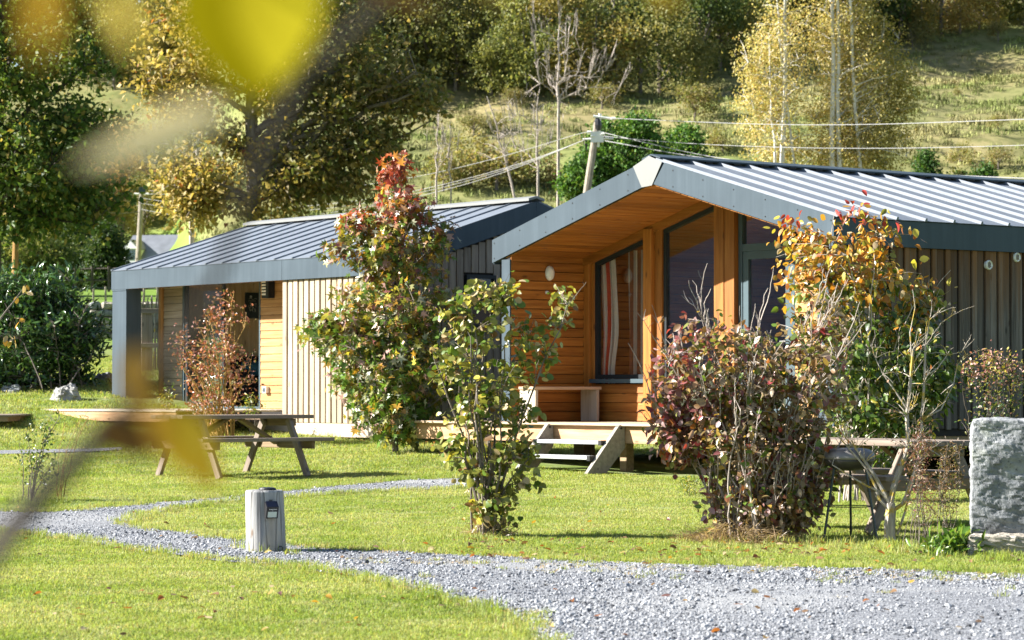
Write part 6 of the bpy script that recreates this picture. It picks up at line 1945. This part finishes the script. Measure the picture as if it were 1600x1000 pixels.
# ------------------------------------------------------------------ woods and scrub on the hillside
def crown_mesh(seed, w, h, ncl, nleaf, size, cols, lobes=7, low=.12, shape='round'):
    rng = np.random.default_rng(seed)
    C, R = [], []
    for k in range(lobes):
        f = rng.uniform(low, .92); rr = w * (.62 if shape == 'round' else .5) * math.sqrt(max(.08, 1 - (2 * f - .95) ** 2)) * rng.uniform(.3, .9); th = rng.random() * 6.283
        if shape == 'cone': rr = w * .45 * (1 - f) * rng.random()
        C.append((rr * math.cos(th), rr * math.sin(th), h * f)); R.append((w * rng.uniform(.26, .46) * (1 if shape == 'round' else 1.1 * (1 - f) + .15), h * rng.uniform(.13, .22)))
    P = []
    for k in range(ncl):
        i = rng.integers(0, lobes); d = unit(rng.normal(size=3)); r = rng.random() ** .38
        P.append(np.array(C[i]) + d * r * np.array([R[i][0], R[i][0], R[i][1]]))
    P = np.array(P)
    P[:, 2] = np.maximum(P[:, 2], .15)
    Q = np.repeat(P, nleaf, 0) + rng.normal(0, size[1] * 1.15, (ncl * nleaf, 3))
    n = len(Q)
    d = unit(rng.normal(0, 1, (n, 3)) + np.array([0, 0, -.3]))
    nr = unit(rng.normal(0, .8, (n, 3)) + np.array([-.2, -.3, .6]))
    V, Fc = leaf_verts(T_RHOMB, Q, d, nr, rng.uniform(size[0], size[1], n))
    base_c = np.repeat(palette(cols, .2)(P, rng), nleaf, 0)
    col = base_c * .6 + palette(cols, .25)(Q, rng) * .4
    me = tri_mesh('crown', V, Fc, MT['leaf_far'], tint=np.repeat(col, 4, 0), sm=True)
    m = MB()
    rr = random.Random(seed)
    m.tube([(0, 0, -.6), (0.05, 0, h * .3), (rr.uniform(-.3, .3), rr.uniform(-.3, .3), h * .8)], [w * .035, w * .028, w * .01], 6)
    for k in range(min(12, lobes + 3)):
        c = C[k % lobes]
        m.tube([(0.03, 0, h * rr.uniform(.1, .45)), (c[0] * .6, c[1] * .6, c[2] * .75), c], [w * .014, w * .009, w * .004], 4)
    return me, m.mesh('trunk', MT['bark'])
OLV = [(3, (.19, .215, .07)), (2, (.27, .26, .085)), (1.5, (.13, .17, .055)), (1, (.34, .31, .11))]
YLW = [(3, (.31, .27, .075)), (2, (.40, .31, .09)), (1.5, (.22, .21, .06)), (1, (.44, .32, .11))]
DRK = [(3, (.06, .095, .03)), (2, (.09, .125, .036)), (1, (.13, .16, .045))]
RST = [(3, (.34, .22, .085)), (2, (.42, .28, .10)), (1, (.25, .20, .07)), (1, (.46, .32, .15))]
GRY = [(3, (.28, .24, .17)), (2, (.34, .30, .22)), (1, (.21, .20, .12))]
kinds = {
 'olive': [crown_mesh(101 + i, 5.0, 8.0, 210, 17, (.20, .34), OLV, 11) for i in range(3)],
 'yellow': [crown_mesh(111 + i, 4.6, 7.5, 200, 17, (.17, .30), YLW, 10) for i in range(2)],
 'dark': [crown_mesh(121 + i, 5.2, 8.5, 230, 18, (.20, .36), DRK, 11) for i in range(2)],
 'russet': [crown_mesh(131 + i, 4.4, 7.0, 190, 17, (.18, .30), RST, 9) for i in range(2)],
 'grey': [crown_mesh(141, 4.6, 7.0, 120, 9, (.15, .26), GRY, 12)],
 'shrub': [crown_mesh(151 + i, 2.6, 1.8, 90, 14, (.12, .22), [(2, (.17, .19, .05)), (2, (.26, .24, .08)), (1, (.32, .23, .12))], 6, .2) for i in range(2)],
}
LBL = {'olive': ('hill_tree', 'olive green tree in the wood on the upper hillside'), 'yellow': ('hill_tree', 'yellowing tree at the edge of the hillside wood'),
       'dark': ('hill_tree', 'dark evergreen looking tree in the shade of the hillside wood'), 'russet': ('hill_tree', 'rusty autumn tree on the hillside'),
       'grey': ('hill_tree', 'greyish half bare tree on the hillside'), 'shrub': ('hill_shrub', 'low scrub bush on the open hillside grass')}
HR = random.Random(77)
placed = []
ADJ = {'olive': 'olive green tree', 'yellow': 'yellowing tree', 'dark': 'dark green tree', 'russet': 'rusty autumn tree', 'grey': 'greyish half bare tree', 'shrub': 'low scrub bush'}
def place_label(kind, px, py):
    cols = [(90, 'behind the left edge oak'), (215, 'right of the left edge oak'), (330, 'left of the forked trunk'), (480, 'behind the forked trunk'), (620, 'behind the golden tree'), (720, 'right of the golden tree'),
            (800, 'above the left roof peak'), (880, 'near the leafless pale trees'), (960, 'above the leaning pole'), (1050, 'above the right cabin apex'), (1150, 'just left of the birches'), (1290, 'behind the left birches'),
            (1420, 'behind the right birches'), (1500, 'just right of the birches'), (1560, 'near the upper right corner'), (9999, 'at the far right edge')]
    c = next(t for x, t in cols if px < x)
    if kind == 'shrub': row = 'on the upper grass' if py < 180 else 'on the lower slope'
    else: row = 'in the top row' if py < 34 else ('in the second row' if py < 92 else ('at the wood edge' if py < 200 else 'low on the slope'))
    return '%s %s, %s' % (ADJ[kind], row, c)
first = {}
def hill(kind, p, s, tint=1.0):
    i = HR.randrange(len(kinds[kind])); cm, tm = kinds[kind][i]
    nm, lb = LBL[kind]
    r = bpy.data.objects.new(nm, None); COL.objects.link(r)
    r.location = (float(p[0]), float(p[1]), float(ground(p[0], p[1]))); r.rotation_euler = (0, 0, HR.random() * 6.283); r.scale = (s * HR.uniform(.9, 1.15), s * HR.uniform(.9, 1.15), s)
    d_ = np.array([p[0], p[1], float(r.location.z) - CZ]); px_ = 800 + d_[0] / d_[1] * F; py_ = 608 - d_[2] / d_[1] * F
    lb = place_label(kind, px_, py_)
    placed.append((lb, px_, r))
    tag(r, lb, 'shrub' if kind == 'shrub' else 'tree', 'scrub bushes on the grassy slope' if kind == 'shrub' else 'trees of the hillside wood')
    f = tint * HR.uniform(.85, 1.15)
    for nm2, me in (('crown', cm), ('trunk', tm)):
        o = bpy.data.objects.new(nm2, me); link(o, r); o.color = (f, f * HR.uniform(.94, 1.06), f * .97, 1)
    return r
# lower edge of the wood (picture x of the trunk foot, picture y of the foot, kind, scale)
for px, py, k, s in ((640, 138, 'olive', .9), (676, 140, 'olive', .9), (712, 142, 'olive', .7), (740, 138, 'olive', .75), (768, 150, 'olive', .62), (796, 148, 'olive', .55), (828, 152, 'olive', .8), (860, 148, 'yellow', .85), (892, 152, 'olive', .7),
                     (930, 150, 'yellow', .75), (962, 150, 'olive', .9), (1000, 148, 'dark', .75), (1030, 150, 'olive', .7), (1066, 142, 'olive', .6), (1095, 130, 'dark', .8), (1125, 112, 'olive', .8), (1150, 96, 'olive', .9),
                     (1180, 82, 'dark', .8), (1230, 76, 'dark', .9), (1290, 72, 'olive', .9), (1350, 70, 'dark', .9), (1408, 60, 'dark', .8), (1440, 56, 'yellow', .42), (1470, 50, 'yellow', .7), (1500, 52, 'russet', .5), (1530, 50, 'yellow', .52), (1560, 40, 'olive', .8), (1600, 38, 'olive', 1.0), (1650, 38, 'dark', 1.0),
                     (700, 90, 'olive', .9), (735, 80, 'yellow', .8), (790, 86, 'olive', .9), (845, 84, 'olive', .9), (905, 86, 'olive', .95), (950, 84, 'yellow', .9), (1010, 84, 'grey', .9), (1060, 80, 'dark', 1.0), (1110, 60, 'dark', 1.0), (1140, 40, 'yellow', .8),
                     (690, 40, 'olive', .9), (740, 30, 'grey', .9), (780, 36, 'russet', .9), (830, 30, 'olive', .9), (880, 34, 'yellow', .9), (930, 30, 'olive', .9), (985, 30, 'olive', .95), (1040, 28, 'grey', .9), (1090, 20, 'dark', 1.1),
                     (1200, 30, 'olive', 1.1), (1260, 30, 'dark', 1.1), (1320, 28, 'olive', 1.1), (1400, 24, 'olive', 1.1), (1460, 18, 'russet', 1.0), (1520, 14, 'olive', 1.1), (1590, 10, 'dark', 1.2)):
    p = hit(px, py, 60, 300)
    hill(k, p, s * p[1] / 165 * 1.05)
# left slope behind the oak and the golden tree
for px, py, k, s in ((60, 110, 'olive', .9), (110, 118, 'olive', .8), (150, 122, 'dark', .9), (178, 132, 'olive', .7), (205, 128, 'dark', .55), (232, 122, 'olive', .7), (270, 118, 'russet', .8), (320, 114, 'olive', .9), (400, 118, 'olive', .9), (470, 120, 'dark', .9), (540, 124, 'olive', .9), (600, 130, 'dark', .9),
                     (160, 60, 'olive', 1), (230, 58, 'grey', 1), (300, 56, 'olive', 1), (380, 60, 'dark', 1), (460, 56, 'olive', 1), (540, 60, 'russet', 1), (620, 64, 'olive', 1), (200, 10, 'yellow', 1), (280, 8, 'olive', 1), (360, 8, 'olive', 1), (440, 8, 'russet', 1), (520, 6, 'olive', 1), (610, 8, 'dark', 1), (110, 20, 'olive', 1), (40, 30, 'dark', 1),
                     (130, 330, 'russet', .62), (170, 340, 'russet', .66), (205, 352, 'russet', .6), (150, 300, 'grey', .7), (190, 310, 'russet', .6), (228, 318, 'grey', .72), (250, 335, 'olive', .55), (275, 345, 'yellow', .5), (300, 350, 'yellow', .6), (330, 345, 'olive', .6), (225, 370, 'olive', .45), (190, 395, 'yellow', .4), (60, 395, 'dark', .75), (20, 400, 'dark', .8), (85, 385, 'olive', .55), (350, 330, 'grey', .7), (100, 350, 'olive', .7)):
    p = hit(px, py, 60, 330)
    hill(k, p, s * p[1] / 165 * 1.05)
# green lively hedge trees behind the laurel
for px, py, k, s in ((45, 470, 'olive', .36), (85, 474, 'dark', .28), (10, 480, 'dark', .5), (60, 440, 'olive', .5)):
    p = at(px, py, 112); hill(k, p, s, 1.0)
# scrub on the open slope
for px, py, s in ((1085, 190, 1.2), (740, 215, .7), (775, 205, .6), (800, 170, .7), (940, 172, .9), (700, 275, 1.1), (735, 292, 1.3), (775, 300, 1.2), (800, 290, 1.0), (692, 300, 1.0),
                  (1425, 70, .9), (1560, 62, .7), (1498, 150, .35), (1560, 205, .5), (1500, 258, .8), (1560, 266, .7), (870, 300, 1.2), (1130, 240, .8)):
    p = hit(px, py, 60, 300)
    hill('shrub', p, s * HR.uniform(.8, 1.15) * .8, HR.uniform(.8, 1.2))

# neighbours that would read alike are told apart by their order from the left
by_label = {}
for lb, px_, r in placed: by_label.setdefault(lb, []).append((px_, r))
ORD = {2: ['left of two', 'right of two'], 3: ['leftmost of three', 'middle of three', 'rightmost of three'], 4: ['leftmost of four', 'second of four', 'third of four', 'rightmost of four']}
for lb, rs in by_label.items():
    if len(rs) in ORD:
        for (q_, r), w_ in zip(sorted(rs, key=lambda z: z[0]), ORD[len(rs)]): r['label'] = lb + ', ' + w_

# ------------------------------------------------------------------ twig with autumn leaves close to the lens
def near(px, py, Y): return at(px, py, Y)
def nearest_sapling():
    Yn = 1.35
    base = np.array([-.42, 1.05, float(ground(-.42, 1.05))])
    root = thing('nearby_sapling', 'blurred autumn twig with yellow and brown leaves close to the viewer on the left', 'sapling', base)
    m = MB()
    main = [base, near(-120, 1050, Yn), near(0, 852, Yn), near(75, 765, Yn), near(150, 690, Yn), near(225, 610, Yn), near(290, 520, Yn), near(340, 430, Yn), near(375, 330, Yn), near(415, 230, Yn), near(470, 130, Yn), near(550, 50, Yn), near(650, -40, Yn)]
    m.tube([p - base for p in main], [.009, .008, .0072, .0066, .0060, .0046, .0034, .0030, .0030, .0031, .0033, .0036, .004], 7)
    m.build('twig', MT['bark_near'], root, True)
    top = MB()
    top.tube([near(480, 120, Yn) - base, near(440, 40, Yn - .05) - base, near(400, -60, Yn - .1) - base], [.003, .0025, .002], 6)
    top.tube([near(400, -60, Yn - .1) - base, near(230, -90, .8) - base, near(60, -80, .75) - base], [.0022, .002, .0016], 6)
    top.tube([near(660, -40, Yn) - base, near(800, -90, Yn) - base, near(1050, -50, Yn) - base], [.004, .003, .002], 6)
    top.build('twig', MT['bark_near'], root, True)
    T = (np.array([(0, 0, 0), (0, .2, 0), (0, .4, 0), (0, .6, 0), (0, .8, 0), (0, 1, 0),
                   (-.24, .12, .04), (-.38, .34, .05), (-.34, .56, .03), (-.2, .78, 0), (.24, .12, .04), (.38, .34, .05), (.34, .56, .03), (.2, .78, 0)]),
         np.array([(0, 1, 6), (6, 1, 7), (1, 2, 7), (7, 2, 8), (2, 3, 8), (8, 3, 9), (3, 4, 9), (9, 4, 5), (0, 10, 1), (10, 11, 1), (1, 11, 2), (11, 12, 2), (2, 12, 3), (12, 13, 3), (3, 13, 4), (13, 5, 4)]))
    def leaf(p0, p1, Y, wid, col, roll=0.0, Y1=None, nrm=(0, -1, .15)):
        a = near(*p0, Y); b = near(*p1, Y1 or Y)
        d = b - a; L = np.linalg.norm(d); d /= L
        n_ = np.array(nrm, float); x = unit(np.cross(d, n_)); z = np.cross(x, d)
        c, s = math.cos(roll), math.sin(roll); x, z = c * x + s * z, -s * x + c * z
        me = tri_mesh('leaf', T[0], T[1], MT['leaf_blur'], sm=True)
        o = bpy.data.objects.new('leaf', me); COL.objects.link(o); o.parent = root
        Wd = wid * Y / F / .76
        M = Matrix((x * Wd, d * L, z * L)).transposed().to_4x4(); M.translation = Vector(a - base); o.matrix_basis = M
        o.color = (*col, 1)
        return o
    YEL1, YEL2, OCH, BEI, DKB = (.50, .40, .012), (.34, .29, .010), (.27, .17, .03), (.36, .30, .22), (.10, .065, .035)
    leaf((362, -90), (398, 168), 1.12, 215, (.20, .175, .003), .3)  # shade on the left leaf is put into its darker olive colour
    leaf((440, -90), (430, 138), 1.10, 170, (.50, .42, .004), -.4)
    leaf((70, -60), (62, 95), .78, 60, OCH, .6)
    leaf((165, -30), (222, 90), .80, 46, (.62, .48, .16), .5)
    leaf((362, 168), (112, 262), 1.05, 70, (.58, .50, .46), .3)
    leaf((250, 636), (345, 768), 1.4, 84, (.34, .22, .02), .2)
    leaf((296, 640), (322, 742), 1.2, 52, (.36, .25, .02), -.4)
    leaf((230, 612), (256, 716), 1.12, 40, (.17, .10, .02), .6)
    leaf((140, 668), (266, 702), 1.35, 74, (.11, .055, .025), .3)
    leaf((150, 650), (230, 726), 1.3, 54, (.08, .045, .02), .4)
    leaf((214, 540), (206, 640), 1.25, 46, (.16, .10, .03), .4)
    leaf((560, -30), (690, 12), 1.1, 50, (.24, .12, .05), .4)
    leaf((1020, -50), (1052, 14), 1.1, 50, (.34, .22, .03), .4)
    leaf((740, -50), (800, 2), 1.0, 46, (.22, .16, .05), .5)
    return root
nearest_sapling()
